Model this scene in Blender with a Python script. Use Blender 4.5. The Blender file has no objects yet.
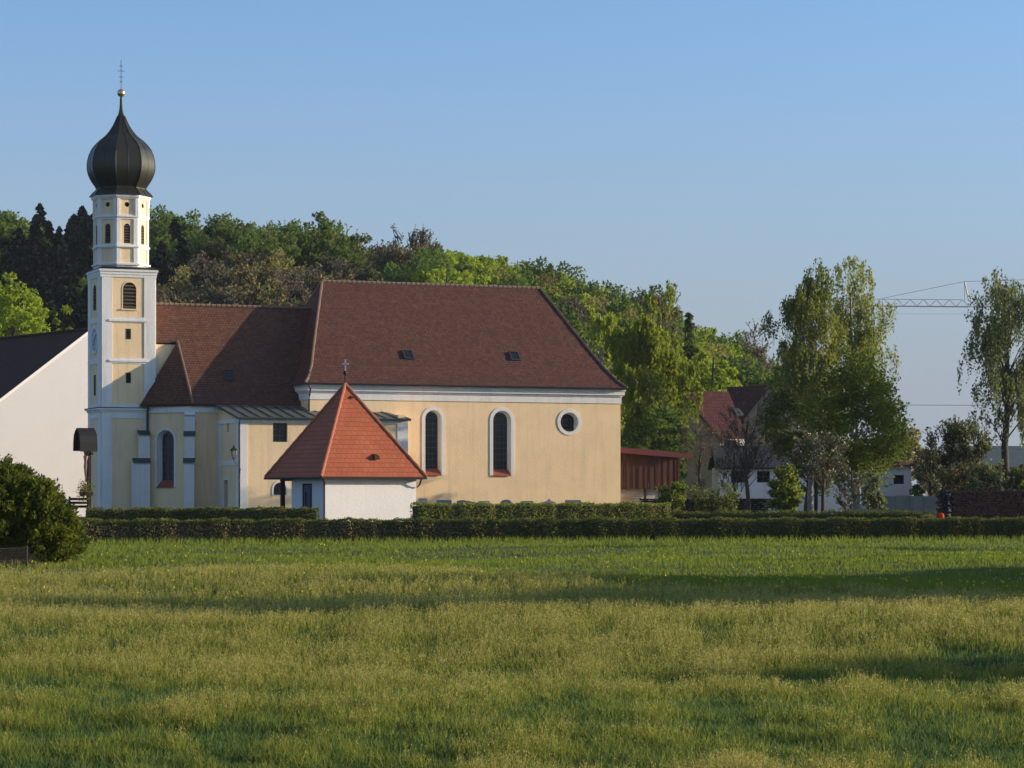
import bpy, math, random
import numpy as np
from math import sin, cos, radians as R, pi, sqrt
from mathutils import Vector, Matrix
from mathutils.geometry import tessellate_polygon

# ---------------------------------------------------------------- camera, sky, sun
SC = bpy.context.scene
F, HC, HZ = 2600.0, 2.2, 495.0           # focal length in px, eye height, horizon row
cd = bpy.data.cameras.new('camera'); cam = bpy.data.objects.new('camera', cd)
SC.collection.objects.link(cam); SC.camera = cam
cam.location = (0, 0, HC); cam.rotation_euler = (R(90), 0, 0)
cd.sensor_width = 36; cd.lens = 36 * F / 1024; cd.shift_y = (HZ - 384) / 1024
cd.clip_start = 0.5; cd.clip_end = 5000
SUN_EL, SUN_AZ = 12.5, 99.0               # azimuth measured from "behind the camera" round to the right
SX, SY = sin(R(SUN_AZ)), -cos(R(SUN_AZ))  # horizontal direction towards the sun
w = bpy.data.worlds.new('World'); SC.world = w; w.use_nodes = True
nt = w.node_tree; bg = nt.nodes['Background']
sky = nt.nodes.new('ShaderNodeTexSky'); sky.sky_type = 'NISHITA'; sky.sun_disc = False
sky.sun_elevation = R(SUN_EL); sky.sun_rotation = math.atan2(SX, SY)
sky.altitude = 450; sky.air_density = 0.9; sky.dust_density = 1.2; sky.ozone_density = 4.5
# grey-lavender mixed in by elevation: dust haze at the horizon, again high up
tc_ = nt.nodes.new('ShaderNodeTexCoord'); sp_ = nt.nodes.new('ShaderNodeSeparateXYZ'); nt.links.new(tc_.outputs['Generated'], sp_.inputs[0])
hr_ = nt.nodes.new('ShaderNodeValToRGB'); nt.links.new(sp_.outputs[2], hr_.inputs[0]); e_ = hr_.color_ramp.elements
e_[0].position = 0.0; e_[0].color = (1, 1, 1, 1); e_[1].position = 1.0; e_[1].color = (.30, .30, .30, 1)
for p_, v_ in ((.045, .93), (.10, .60), (.17, .22), (.25, .10), (.50, .28)): q_ = e_.new(p_); q_.color = (v_, v_, v_, 1)  # upper stops grey the unseen high sky, added to make shade less blue
mx_ = nt.nodes.new('ShaderNodeMix'); mx_.data_type = 'RGBA'; 
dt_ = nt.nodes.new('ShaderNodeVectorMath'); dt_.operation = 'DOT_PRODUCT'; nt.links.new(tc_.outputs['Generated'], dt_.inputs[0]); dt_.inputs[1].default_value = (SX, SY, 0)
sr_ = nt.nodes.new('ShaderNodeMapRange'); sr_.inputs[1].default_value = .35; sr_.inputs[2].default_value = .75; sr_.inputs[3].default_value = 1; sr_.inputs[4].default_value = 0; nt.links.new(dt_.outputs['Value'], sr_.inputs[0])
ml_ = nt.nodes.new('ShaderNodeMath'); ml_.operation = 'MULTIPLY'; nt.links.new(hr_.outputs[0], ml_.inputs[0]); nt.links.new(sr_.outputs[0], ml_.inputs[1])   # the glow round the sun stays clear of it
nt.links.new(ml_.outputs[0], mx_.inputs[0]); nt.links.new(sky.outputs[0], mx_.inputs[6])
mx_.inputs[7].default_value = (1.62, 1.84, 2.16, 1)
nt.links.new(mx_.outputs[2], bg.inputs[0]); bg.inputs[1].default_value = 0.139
sd = bpy.data.lights.new('sun', 'SUN'); sd.energy = 4.5; sd.angle = R(0.53); sd.color = (1.0, 0.83, 0.62)
so = bpy.data.objects.new('sun', sd); SC.collection.objects.link(so)
so.rotation_euler = Vector((-SX * cos(R(SUN_EL)), -SY * cos(R(SUN_EL)), -sin(R(SUN_EL)))).to_track_quat('-Z', 'Y').to_euler()
so.location = (60, 20, 60)
vs = SC.view_settings; vs.view_transform = 'Standard'; vs.look = 'None'; vs.exposure = 0.68; vs.gamma = 1.0
SC.render.engine = 'CYCLES'
SC.cycles.max_bounces = 6; SC.cycles.diffuse_bounces = 3; SC.cycles.glossy_bounces = 2
SC.cycles.transmission_bounces = 4; SC.cycles.transparent_max_bounces = 6

# ---------------------------------------------------------------- materials
def hexs(nt, col): return (col[0], col[1], col[2], 1)
def base_mat(name):
    m = bpy.data.materials.new(name); m.use_nodes = True
    b = m.node_tree.nodes['Principled BSDF']; b.inputs['Specular IOR Level'].default_value = 0.3
    return m, m.node_tree, b
def mixc(nt, fac, a, b):
    n = nt.nodes.new('ShaderNodeMix'); n.data_type = 'RGBA'
    for sock, v in ((n.inputs[0], fac), (n.inputs[6], a), (n.inputs[7], b)):
        if hasattr(v, 'links'): nt.links.new(v, sock)
        elif isinstance(v, (int, float)): sock.default_value = v
        else: sock.default_value = hexs(nt, v)
    return n.outputs[2]
def noise(nt, scale, detail=4, rough=.6, vec=None):
    n = nt.nodes.new('ShaderNodeTexNoise'); n.inputs['Scale'].default_value = scale
    n.inputs['Detail'].default_value = detail; n.inputs['Roughness'].default_value = rough
    if vec is None:
        g = nt.nodes.new('ShaderNodeTexCoord'); vec = g.outputs['Object']
    nt.links.new(vec, n.inputs['Vector']); return n.outputs['Fac']
def ramp(nt, fac, lo, hi):
    n = nt.nodes.new('ShaderNodeMapRange'); n.inputs[1].default_value = lo; n.inputs[2].default_value = hi
    nt.links.new(fac, n.inputs[0]); return n.outputs[0]
def bump(nt, b, h, strength=.3, dist=.02):
    n = nt.nodes.new('ShaderNodeBump'); n.inputs['Strength'].default_value = strength; n.inputs['Distance'].default_value = dist
    nt.links.new(h, n.inputs['Height']); nt.links.new(n.outputs[0], b.inputs['Normal'])
def plain(name, col, rough=.8, metal=0, var=.15, scale=3.0, col2=None, bmp=.2, stretch=None):
    m, nt, b = base_mat(name)
    vec = None
    if stretch:
        g = nt.nodes.new('ShaderNodeTexCoord'); mp = nt.nodes.new('ShaderNodeMapping'); mp.inputs['Scale'].default_value = stretch
        nt.links.new(g.outputs['Object'], mp.inputs[0]); vec = mp.outputs[0]
    f = ramp(nt, noise(nt, scale, 6, .65, vec), .3, .7)
    c2 = col2 or tuple(x * (1 - var) for x in col)
    f2 = ramp(nt, noise(nt, scale * .13, 3, .5), .35, .65)
    c = mixc(nt, f, col, c2)
    c = mixc(nt, f2, c, tuple((p + q * (1 - var * .6)) / 2 for p, q in zip(col, c2)))
    nt.links.new(c, b.inputs['Base Color']); b.inputs['Roughness'].default_value = rough; b.inputs['Metallic'].default_value = metal
    if bmp: bump(nt, b, noise(nt, scale * 6, 4), bmp, .01)
    return m
def stained(name, col, dirt, amount=.5, zlo=.5, zhi=2.3):
    """Plaster with vertical rain streaks and a damp, darker foot."""
    m, nt, b = base_mat(name)
    g = nt.nodes.new('ShaderNodeTexCoord')
    mp = nt.nodes.new('ShaderNodeMapping'); mp.inputs['Scale'].default_value = (2.2, 2.2, .16)
    nt.links.new(g.outputs['Object'], mp.inputs[0])
    streak = ramp(nt, noise(nt, 1.0, 6, .7, mp.outputs[0]), .5, .8)
    blotch = ramp(nt, noise(nt, .55, 6, .65), .42, .75)
    c = mixc(nt, blotch, col, tuple(x * (1 - .22 * amount) for x in col))
    mu = nt.nodes.new('ShaderNodeMath'); mu.operation = 'MULTIPLY'; mu.inputs[1].default_value = amount
    nt.links.new(streak, mu.inputs[0]); c = mixc(nt, mu.outputs[0], c, dirt)
    sx = nt.nodes.new('ShaderNodeSeparateXYZ'); nt.links.new(g.outputs['Object'], sx.inputs[0])
    ad = nt.nodes.new('ShaderNodeMath'); ad.operation = 'ADD'; nt.links.new(sx.outputs[2], ad.inputs[0])
    mm = nt.nodes.new('ShaderNodeMath'); mm.operation = 'MULTIPLY'; mm.inputs[1].default_value = 1.1
    nt.links.new(noise(nt, .9, 4), mm.inputs[0]); nt.links.new(mm.outputs[0], ad.inputs[1])
    foot = ramp(nt, ad.outputs[0], zhi + .55, zlo + .5)
    m3 = nt.nodes.new('ShaderNodeMath'); m3.operation = 'MULTIPLY'; m3.inputs[1].default_value = .38 * amount
    nt.links.new(foot, m3.inputs[0]); c = mixc(nt, m3.outputs[0], c, dirt)
    nt.links.new(c, b.inputs['Base Color']); b.inputs['Roughness'].default_value = .95
    bump(nt, b, noise(nt, 7, 6, .7), .5, .03)
    return m
def tiles(name, c1, c2, mortar, tw, th, rough=.75, bias=0.0, moss=None, bstr=.6, msize=.018):
    m, nt, b = base_mat(name)
    uv = nt.nodes.new('ShaderNodeUVMap')
    br = nt.nodes.new('ShaderNodeTexBrick'); nt.links.new(uv.outputs[0], br.inputs['Vector'])
    br.inputs['Scale'].default_value = 1; br.inputs['Brick Width'].default_value = tw; br.inputs['Row Height'].default_value = th
    br.inputs['Mortar Size'].default_value = msize; br.inputs['Mortar Smooth'].default_value = .4; br.inputs['Bias'].default_value = bias
    br.inputs['Color1'].default_value = hexs(nt, c1); br.inputs['Color2'].default_value = hexs(nt, c2); br.inputs['Mortar'].default_value = hexs(nt, mortar)
    c = br.outputs['Color']
    f = ramp(nt, noise(nt, .35, 5, .65, uv.outputs[0]), .35, .7)
    c = mixc(nt, f, c, mixc(nt, .5, c, tuple(x * .55 for x in c1)))
    if moss:
        f3 = ramp(nt, noise(nt, 1.3, 7, .75, uv.outputs[0]), .56, .74)
        c = mixc(nt, f3, c, moss)
    nt.links.new(c, b.inputs['Base Color']); b.inputs['Roughness'].default_value = rough; b.inputs['Specular IOR Level'].default_value = .12
    # each course laps the one below: a saw-tooth height across the row
    sx = nt.nodes.new('ShaderNodeSeparateXYZ'); nt.links.new(uv.outputs[0], sx.inputs[0])
    md = nt.nodes.new('ShaderNodeMath'); md.operation = 'MODULO'; md.inputs[1].default_value = th; nt.links.new(sx.outputs[1], md.inputs[0])
    mr = ramp(nt, md.outputs[0], th, 0)
    a = nt.nodes.new('ShaderNodeMath'); a.operation = 'MULTIPLY_ADD'; a.inputs[1].default_value = -.6
    nt.links.new(br.outputs['Fac'], a.inputs[0]); nt.links.new(mr, a.inputs[2])
    bump(nt, b, a.outputs[0], bstr, .03)
    return m
def leafmat(name, cols, trans=.3, rough=.65, patch=None, pscale=.25, gain=1.6):
    """Leaves / blades: every leaf its own shade, plus slow colour drift over the plant."""
    m, nt, b = base_mat(name); cols = [tuple(min(.8, x * gain) for x in c) for c in cols]; patch = patch and tuple(x * gain for x in patch)
    g = nt.nodes.new('ShaderNodeNewGeometry'); cr = nt.nodes.new('ShaderNodeValToRGB')
    nt.links.new(g.outputs['Random Per Island'], cr.inputs[0])
    e = cr.color_ramp.elements
    while len(e) < len(cols): e.new(.5)
    for i, c in enumerate(cols): e[i].position = i / max(1, len(cols) - 1); e[i].color = hexs(nt, c)
    c = cr.outputs[0]
    if patch:
        c = mixc(nt, ramp(nt, noise(nt, pscale, 4, .6, g.outputs['Position']), .42, .62), c, mixc(nt, .65, c, patch))
    oi = nt.nodes.new('ShaderNodeObjectInfo')
    hs = nt.nodes.new('ShaderNodeHueSaturation')
    v = nt.nodes.new('ShaderNodeMapRange'); v.inputs[3].default_value = .75; v.inputs[4].default_value = 1.25
    nt.links.new(oi.outputs['Random'], v.inputs[0]); nt.links.new(v.outputs[0], hs.inputs['Value']); nt.links.new(c, hs.inputs['Color'])
    c = hs.outputs[0]
    nt.links.new(c, b.inputs['Base Color']); b.inputs['Roughness'].default_value = rough; b.inputs['Specular IOR Level'].default_value = .05
    tr = nt.nodes.new('ShaderNodeBsdfTranslucent'); nt.links.new(c, tr.inputs[0])
    mx = nt.nodes.new('ShaderNodeMixShader'); mx.inputs[0].default_value = trans
    out = nt.nodes['Material Output']
    nt.links.new(b.outputs[0], mx.inputs[1]); nt.links.new(tr.outputs[0], mx.inputs[2]); nt.links.new(mx.outputs[0], out.inputs[0])
    return m
def glassy(name, col=(.012, .014, .018)):
    m, nt, b = base_mat(name); b.inputs['Base Color'].default_value = hexs(nt, col)
    b.inputs['Roughness'].default_value = .22; b.inputs['Specular IOR Level'].default_value = .5
    bump(nt, b, noise(nt, 3, 2), .25, .02)
    return m

M = dict(
 cream=stained('cream_plaster', (.90, .67, .40), (.52, .42, .29), .6),
 white=stained('white_plaster', (.80, .77, .72), (.42, .41, .38), .5),
 barnwhite=stained('barn_white_render', (.57, .56, .56), (.55, .52, .48), .2),
 chapelwhite=stained('chapel_roughcast', (.66, .64, .62), (.55, .50, .42), .25),
 oldtile=tiles('old_plain_tiles', (.150, .064, .045), (.085, .040, .034), (.022, .014, .012), .22, .20, moss=(.17, .085, .055), bstr=.8),
 choirtile=tiles('worn_plain_tiles', (.165, .075, .046), (.095, .045, .034), (.024, .015, .012), .22, .20, moss=(.23, .085, .045), bstr=.8),
 redtile=tiles('new_orange_tiles', (.40, .115, .055), (.33, .092, .045), (.25, .072, .036), .32, .30, rough=.6, msize=.016, bstr=.9),
 darktile=tiles('dark_barn_tiles', (.068, .028, .016), (.048, .022, .014), (.02, .014, .012), .3, .3),
 marooontile=tiles('maroon_pantiles', (.115, .040, .036), (.075, .028, .028), (.02, .010, .010), .24, .40, moss=(.17, .10, .07), bstr=1.0),
 ridge=plain('ridge_tile_mortar', (.24, .16, .12), .9, 0, .35, 4),
 ridgered=plain('orange_ridge_tile', (.50, .17, .10), .7, 0, .3, 5),
 sheet=plain('weathered_sheet_metal', (.16, .175, .15), .5, .35, .3, 2, bmp=.1),
 seam=plain('sheet_metal_seam', (.07, .08, .075), .5, .4, .2, 3, bmp=0),
 copper=plain('dark_dome_copper', (.035, .037, .028), .42, .55, .35, 1.5, col2=(.055, .058, .042), bmp=.15),
 domeseam=plain('dome_seam', (.022, .022, .018), .5, .4, .2, 3, bmp=0),
 gold=plain('gilded_metal', (.75, .58, .30), .3, .9, .1, 4, bmp=0),
 iron=plain('dark_iron', (.03, .028, .027), .6, .4, .2, 6, bmp=0),
 pipe=plain('brown_downpipe', (.05, .035, .035), .5, .3, .2, 5, bmp=0),
 glass=glassy('dark_window_glass'),
 lead=plain('window_lead', (.09, .09, .09), .7, .2, .2, 8, bmp=0),
 louvre=plain('louvre_wood', (.10, .075, .05), .85, 0, .3, 6),
 blackhole=plain('dark_interior', (.01, .009, .008), .95, 0, .1, 4, bmp=0),
 silltile=plain('sill_tile', (.34, .10, .055), .8, 0, .35, 5),
 stone=plain('grey_stone', (.50, .47, .43), .9, 0, .3, 5),
 granite=plain('dark_granite', (.34, .31, .29), .6, 0, .35, 9),
 darkwood=plain('dark_wood', (.034, .020, .016), .85, 0, .4, 6),
 shedwood=plain('red_brown_boards', (.095, .038, .026), .85, 0, .45, 2.2, stretch=(6, 6, .6)),
 fascia=plain('red_fascia', (.12, .020, .024), .6, 0, .2, 3),
 bark=plain('brown_bark', (.09, .07, .05), .95, 0, .4, 3),
 birchbark=plain('birch_bark', (.42, .40, .36), .9, 0, .5, 2.5, col2=(.07, .06, .055), stretch=(1, 1, 2.5)),
 twig=plain('twig_bark', (.095, .070, .052), .95, 0, .3, 3, bmp=0),
 crane=plain('crane_paint', (.78, .50, .42), .6, 0, .15, 3, bmp=0),
 cable=plain('cable_steel', (.16, .13, .13), .6, .2, .1, 3, bmp=0),
 bluedoor=plain('slate_blue_door', (.045, .055, .13), .5, 0, .2, 5),
 slate=plain('grey_green_roof', (.12, .15, .14), .8, 0, .3, 1.5),
 greyroof=plain('dark_grey_sheet_roof', (.055, .052, .055), .75, 0, .3, 2),
 housewhite=stained('house_limewash', (.84, .83, .82), (.40, .39, .37), .5),
 concrete=plain('grey_concrete', (.24, .23, .20), .95, 0, .35, 1.5),
 skin=plain('painted_wood_figure', (.50, .30, .19), .6, 0, .1, 5, bmp=0),
 redflower=leafmat('red_petal', [(.65, .05, .02), (.75, .10, .03)], .2, gain=1),
 clock=plain('pale_blue_clock', (.45, .55, .62), .6, 0, .15, 6),
 cross=plain('white_cross_paint', (.75, .73, .70), .5, 0, .05, 5, bmp=0),
 lampglass=plain('milky_lamp_glass', (.55, .50, .36), .3, 0, .1, 5, bmp=0),
 fleece=plain('cut_timber_ends', (.45, .36, .24), .9, 0, .4, 6),
)
def brickmat(name, c1, c2, mortar, tw, th):
    return tiles(name, c1, c2, mortar, tw, th, rough=.95, bstr=.3, msize=.02)
M['tanbrick'] = brickmat('tan_brick', (.52, .36, .22), (.44, .29, .17), (.38, .32, .24), .26, .09)
M['rubble'] = brickmat('grey_rubble_stone', (.19, .165, .14), (.13, .115, .10), (.12, .11, .10), .45, .25)
M['firewood'] = brickmat('red_brown_firewood', (.16, .060, .038), (.085, .038, .028), (.012, .008, .007), .22, .16)
# foliage
M['spruce'] = leafmat('spruce_needles', [(.008, .017, .014), (.012, .024, .019), (.018, .032, .022)], .1, gain=1)
M['beech'] = leafmat('deep_green_leaves', [(.045, .075, .016), (.065, .10, .020), (.085, .12, .024)], .45)
M['lime'] = leafmat('fresh_green_leaves', [(.095, .135, .012), (.13, .17, .015), (.165, .19, .022)], .5, gain=1.9)
M['olive'] = leafmat('olive_spring_leaves', [(.095, .085, .028), (.13, .11, .036), (.095, .105, .028)], .45, gain=1.9)
M['brown'] = leafmat('brown_budding_twigs', [(.075, .062, .048), (.105, .085, .058), (.085, .082, .038)], .35, gain=1.9)
M['birch'] = leafmat('birch_leaves', [(.075, .092, .014), (.115, .13, .018), (.15, .155, .026)], .5, patch=(.045, .070, .016), pscale=.35)
M['lowgreen'] = leafmat('mid_green_birch_leaves', [(.060, .085, .012), (.095, .12, .016), (.13, .145, .022)], .5, patch=(.04, .065, .014), pscale=.35, gain=1.8)
M['darkgreen'] = leafmat('dark_green_leaves', [(.030, .048, .014), (.045, .065, .016), (.07, .085, .02)], .4)  # darker green leaf colour of the low tree by the birches
M['birchpale'] = leafmat('pale_birch_leaves', [(.12, .14, .030), (.16, .165, .040), (.10, .13, .022)], .5)
M['birchgrey'] = leafmat('grey_green_birch_leaves', [(.070, .095, .036), (.11, .13, .045), (.14, .15, .055)], .45)
M['weep'] = leafmat('weeping_birch_leaves', [(.105, .135, .010), (.14, .165, .012), (.17, .18, .020)], .5, patch=(.075, .105, .012), pscale=.3, gain=2.0)
M['blossom'] = leafmat('white_blossom', [(.06, .08, .025), (.07, .09, .03), (.08, .10, .03), (.40, .40, .34)], .35)
M['thuja'] = leafmat('conifer_sprays', [(.045, .075, .010), (.10, .12, .014), (.18, .18, .022)], .4, patch=(.022, .042, .012), pscale=.8, gain=1.6)
M['hedge'] = leafmat('clipped_hedge_leaves', [(.065, .078, .016), (.10, .11, .022), (.15, .145, .035)], .35, patch=(.045, .065, .014), pscale=.8)
M['hedge3'] = leafmat('sunny_hedge_leaves', [(.075, .085, .014), (.11, .12, .02), (.16, .155, .03)], .35, patch=(.05, .075, .014), pscale=.8, gain=1.9)
M['hedgetwig'] = leafmat('brown_hedge_leaves', [(.24, .16, .085), (.16, .13, .045), (.30, .19, .11)], .45, patch=(.12, .11, .04), pscale=.7, gain=2.1)
M['hedgecore'] = plain('hedge_core', (.060, .058, .026), .95, 0, .3, 6, bmp=0)
M['grass'] = leafmat('meadow_grass_blades', [(.10, .125, .020), (.135, .155, .026), (.165, .172, .034)], .5)
M['lush'] = leafmat('lush_dark_grass', [(.046, .080, .026), (.062, .10, .030), (.09, .13, .034)], .45)
M['short'] = leafmat('short_green_grass', [(.080, .115, .012), (.11, .145, .018), (.145, .16, .025)], .5, patch=(.10, .13, .025), pscale=.12)
M['seed'] = leafmat('dry_seed_heads', [(.23, .205, .065), (.27, .235, .08), (.19, .20, .05)], .5, gain=2.2)
M['dandelion'] = leafmat('yellow_petals', [(.62, .50, .03), (.70, .58, .05)], .2, gain=1)

# ---------------------------------------------------------------- mesh helpers
def link(o): SC.collection.objects.link(o); return o
def uvs(me):
    """planar uv in metres on every face: v runs up the slope, u level along it"""
    n = len(me.polygons)
    if not n: return
    nor = np.empty(n * 3, 'f'); me.polygons.foreach_get('normal', nor); nor = nor.reshape(-1, 3)
    co = np.empty(len(me.vertices) * 3, 'f'); me.vertices.foreach_get('co', co); co = co.reshape(-1, 3)
    li = np.empty(len(me.loops), 'i'); me.loops.foreach_get('vertex_index', li)
    tot = np.empty(n, 'i'); me.polygons.foreach_get('loop_total', tot)
    fi = np.repeat(np.arange(n), tot)
    h = np.stack([-nor[:, 1], nor[:, 0], np.zeros(n)], 1); L = np.linalg.norm(h, axis=1)
    h[L < 1e-4] = (1, 0, 0); h /= np.maximum(np.linalg.norm(h, axis=1), 1e-6)[:, None]
    v = np.cross(nor, h)
    lay = me.uv_layers.new(name='UVMap')
    p = co[li]; uv = np.stack([(p * h[fi]).sum(1), (p * v[fi]).sum(1)], 1).astype('f')
    lay.data.foreach_set('uv', uv.ravel())
class MB:
    def __init__(s): s.v = []; s.f = []; s.m = []; s.mi = 0; s.ap = 1
    def pt(s, p): s.v.append(tuple(p)); return len(s.v) - 1
    def face(s, pts, m=None):
        i = [s.pt(p) for p in pts]; s.f.append(i); s.m.append(s.mi if m is None else m)
    def box(s, x0, x1, y0, y1, z0, z1, T=None, m=None):
        P = [Vector((x, y, z)) for z in (z0, z1) for y in (y0, y1) for x in (x0, x1)]
        if T is not None: P = [T @ p for p in P]
        b = len(s.v); s.v += [tuple(p) for p in P]
        for q in ((0, 2, 3, 1), (4, 5, 7, 6), (0, 1, 5, 4), (2, 6, 7, 3), (0, 4, 6, 2), (1, 3, 7, 5)):
            s.f.append([b + k for k in q]); s.m.append(s.mi if m is None else m)
    def sheet(s, pts, t=.12, m=None, d=(0, 0, -1)):
        """a slab: polygon and its copy moved by t along d"""
        n = len(pts); b = len(s.v); d = Vector(d) * t
        s.v += [tuple(p) for p in pts] + [tuple(Vector(p) + d) for p in pts]
        mm = s.mi if m is None else m
        s.f.append([b + k for k in range(n)]); s.m.append(mm)
        s.f.append([b + n + k for k in reversed(range(n))]); s.m.append(mm)
        for k in range(n):
            j = (k + 1) % n; s.f.append([b + k, b + n + k, b + n + j, b + j]); s.m.append(mm)
    def slab(s, outer, holes, y0, y1, T=None, m=None, mh=None):
        """wall slab in x-z with holes, between depths y0 and y1; mh = material of the reveals"""
        loops = [outer] + list(holes); flat = [p for l in loops for p in l]
        tri = tessellate_polygon([[Vector((p[0], p[1], 0)) for p in l] for l in loops])
        mm = s.mi if m is None else m; T = T or Matrix.Identity(4)
        b = len(s.v); n = len(flat)
        for y in (y0, y1): s.v += [tuple(T @ Vector((p[0], y, p[1]))) for p in flat]
        for t in tri:
            s.f.append([b + t[0], b + t[1], b + t[2]]); s.m.append(mm)
            s.f.append([b + n + t[2], b + n + t[1], b + n + t[0]]); s.m.append(mm)
        o = 0
        for li, l in enumerate(loops):
            k = len(l)
            for i in range(k):
                j = (i + 1) % k; s.f.append([b + o + i, b + o + j, b + n + o + j, b + n + o + i])
                s.m.append(mm if (li == 0 or mh is None) else mh)
            o += k
    def tube(s, pts, rad, n=6, m=None, cap=True):
        pts = [Vector(p) for p in pts]
        if not hasattr(rad, '__len__'): rad = [rad] * len(pts)
        b = len(s.v); mm = s.mi if m is None else m
        for i, p in enumerate(pts):
            d = (pts[min(i + 1, len(pts) - 1)] - pts[max(i - 1, 0)]).normalized()
            u = d.orthogonal().normalized() if abs(d.z) < .95 else Vector((1, 0, 0)); u = (u - d * u.dot(d)).normalized(); v = d.cross(u)
            for k in range(n):
                a = 2 * pi * k / n; s.v.append(tuple(p + (u * cos(a) + v * sin(a)) * rad[i]))
        for i in range(len(pts) - 1):
            for k in range(n):
                j = (k + 1) % n; s.f.append([b + i * n + k, b + i * n + j, b + (i + 1) * n + j, b + (i + 1) * n + k]); s.m.append(mm)
        if cap:
            s.f.append([b + k for k in reversed(range(n))]); s.m.append(mm)
            s.f.append([b + (len(pts) - 1) * n + k for k in range(n)]); s.m.append(mm)
    def lathe(s, prof, n, c=(0, 0), off=0.0, m=None):
        mm = s.mi if m is None else m; b = len(s.v)
        for r, z in prof:
            for k in range(n):
                a = off + 2 * pi * k / n; s.v.append((c[0] + r * cos(a), c[1] + r * sin(a), z))
        for i in range(len(prof) - 1):
            for k in range(n):
                j = (k + 1) % n; s.f.append([b + i * n + k, b + i * n + j, b + (i + 1) * n + j, b + (i + 1) * n + k]); s.m.append(mm)
        s.f.append([b + k for k in reversed(range(n))]); s.m.append(mm)
        s.f.append([b + (len(prof) - 1) * n + k for k in range(n)]); s.m.append(mm)
    def ball(s, c, r, n=10, sq=(1, 1, 1), m=None):
        prof = [(r * sin(pi * i / n) + 1e-4, -r * cos(pi * i / n)) for i in range(n + 1)]
        t = MB(); t.lathe(prof, n + 2)
        b = len(s.v); s.v += [(c[0] + x * sq[0], c[1] + y * sq[1], c[2] + z * sq[2]) for x, y, z in t.v]
        s.f += [[b + i for i in f] for f in t.f]; s.m += [s.mi if m is None else m] * len(t.f)
    def build(s, name, mats, parent=None, smooth=False, recalc=True):
        me = bpy.data.meshes.new(name); me.from_pydata(s.v, [], s.f)
        if not isinstance(mats, (list, tuple)): mats = [mats]
        for k in mats: me.materials.append(k)
        me.polygons.foreach_set('material_index', s.m)
        if recalc:
            import bmesh
            bm = bmesh.new(); bm.from_mesh(me); bmesh.ops.recalc_face_normals(bm, faces=bm.faces); bm.to_mesh(me); bm.free()
        me.update(); uvs(me)
        if smooth: me.polygons.foreach_set('use_smooth', [True] * len(me.polygons))
        o = link(bpy.data.objects.new(name, me))
        if parent: o.parent = parent
        return o
def tag(o, label=None, cat=None, group=None, kind=None):
    for k, v in (('label', label), ('category', cat), ('group', group), ('kind', kind)):
        if v: o[k] = v
    return o
def thing(name, label, cat, loc=(0, 0, 0), rz=0, group=None):
    o = link(bpy.data.objects.new(name, None)); o.location = loc; o.rotation_euler = (0, 0, rz); o.empty_display_size = .5
    return tag(o, label, cat, group)
def arr_obj(name, V, Fs, mats, midx=None, parent=None, linkit=True):
    """fast mesh from arrays; Fs = (n,k) index array or a list of them"""
    if not isinstance(Fs, list): Fs = [Fs]
    me = bpy.data.meshes.new(name); me.vertices.add(len(V)); me.vertices.foreach_set('co', np.asarray(V, 'f').ravel())
    li = np.concatenate([f.ravel() for f in Fs]).astype('i'); tot = np.concatenate([np.full(len(f), f.shape[1], 'i') for f in Fs])
    st = np.concatenate([[0], np.cumsum(tot)[:-1]]).astype('i')
    me.loops.add(len(li)); me.loops.foreach_set('vertex_index', li)
    me.polygons.add(len(tot)); me.polygons.foreach_set('loop_start', st)
    if not isinstance(mats, (list, tuple)): mats = [mats]
    for k in mats: me.materials.append(k)
    if midx is not None: me.polygons.foreach_set('material_index', np.asarray(midx, 'i'))
    me.update(calc_edges=True); me.validate()
    o = bpy.data.objects.new(name, me)
    if linkit: link(o)
    if parent: o.parent = parent
    return o

# ---------------------------------------------------------------- ground shape
SKY_PX = [-200, 0, 45, 95, 160, 250, 330, 365, 400, 450, 500, 560, 610, 650, 690, 730, 780, 860]
SKY_Y = [226, 220, 214, 214, 222, 227, 233, 246, 250, 250, 257, 275, 292, 310, 330, 356, 400, 495]
def sstep(a, b, x): t = np.clip((x - a) / (b - a), 0, 1); return t * t * (3 - 2 * t)
def ground(x, y):
    x = np.asarray(x, float); y = np.asarray(y, float)
    z = (.10 * np.sin(x * .21 + y * .13) + .08 * np.sin(y * .31 + x * .05 + 1) + .05 * np.sin(x * .47 - y * .22)) * sstep(15, 35, y) * (1 - sstep(100, 114, y))
    z = z + .5 * sstep(127.5, 132.5, y)
    px = 512 + x * F / 380.0
    crest = (495 - np.interp(px, SKY_PX, SKY_Y)) / F * 380 + 2.2 - 13.2
    crest = np.maximum(crest, 0) * (1 - sstep(780, 860, px))
    return z + crest * sstep(232, 385, y)
def gz(x, y): return float(ground(x, y))
def at(px, D): return (px - 512) / F * D
def zat(y, D): return HC + (HZ - y) / F * D

xs = np.concatenate([np.linspace(-500, -125, 10), np.linspace(-115, 110, 126), np.linspace(120, 500, 10)])
ys = np.concatenate([np.linspace(-300, -5, 12), np.linspace(0, 130, 105), np.linspace(132, 440, 90), np.linspace(470, 1300, 12)])
X, Y = np.meshgrid(xs, ys); Z = ground(X, Y) * (1 - .6 * sstep(430, 900, Y))
nx, ny = len(xs), len(ys); I = np.arange(nx * ny).reshape(ny, nx)
q = np.stack([I[:-1, :-1], I[:-1, 1:], I[1:, 1:], I[1:, :-1]], -1).reshape(-1, 4)
m, nt_, b_ = base_mat('meadow_soil')
g_ = nt_.nodes.new('ShaderNodeNewGeometry')
c_ = mixc(nt_, ramp(nt_, noise(nt_, .15, 6, .6, g_.outputs['Position']), .4, .6), (.045, .075, .018), (.07, .085, .03))
c_ = mixc(nt_, ramp(nt_, noise(nt_, 3, 5, .7, g_.outputs['Position']), .4, .65), c_, (.03, .042, .014))
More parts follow.
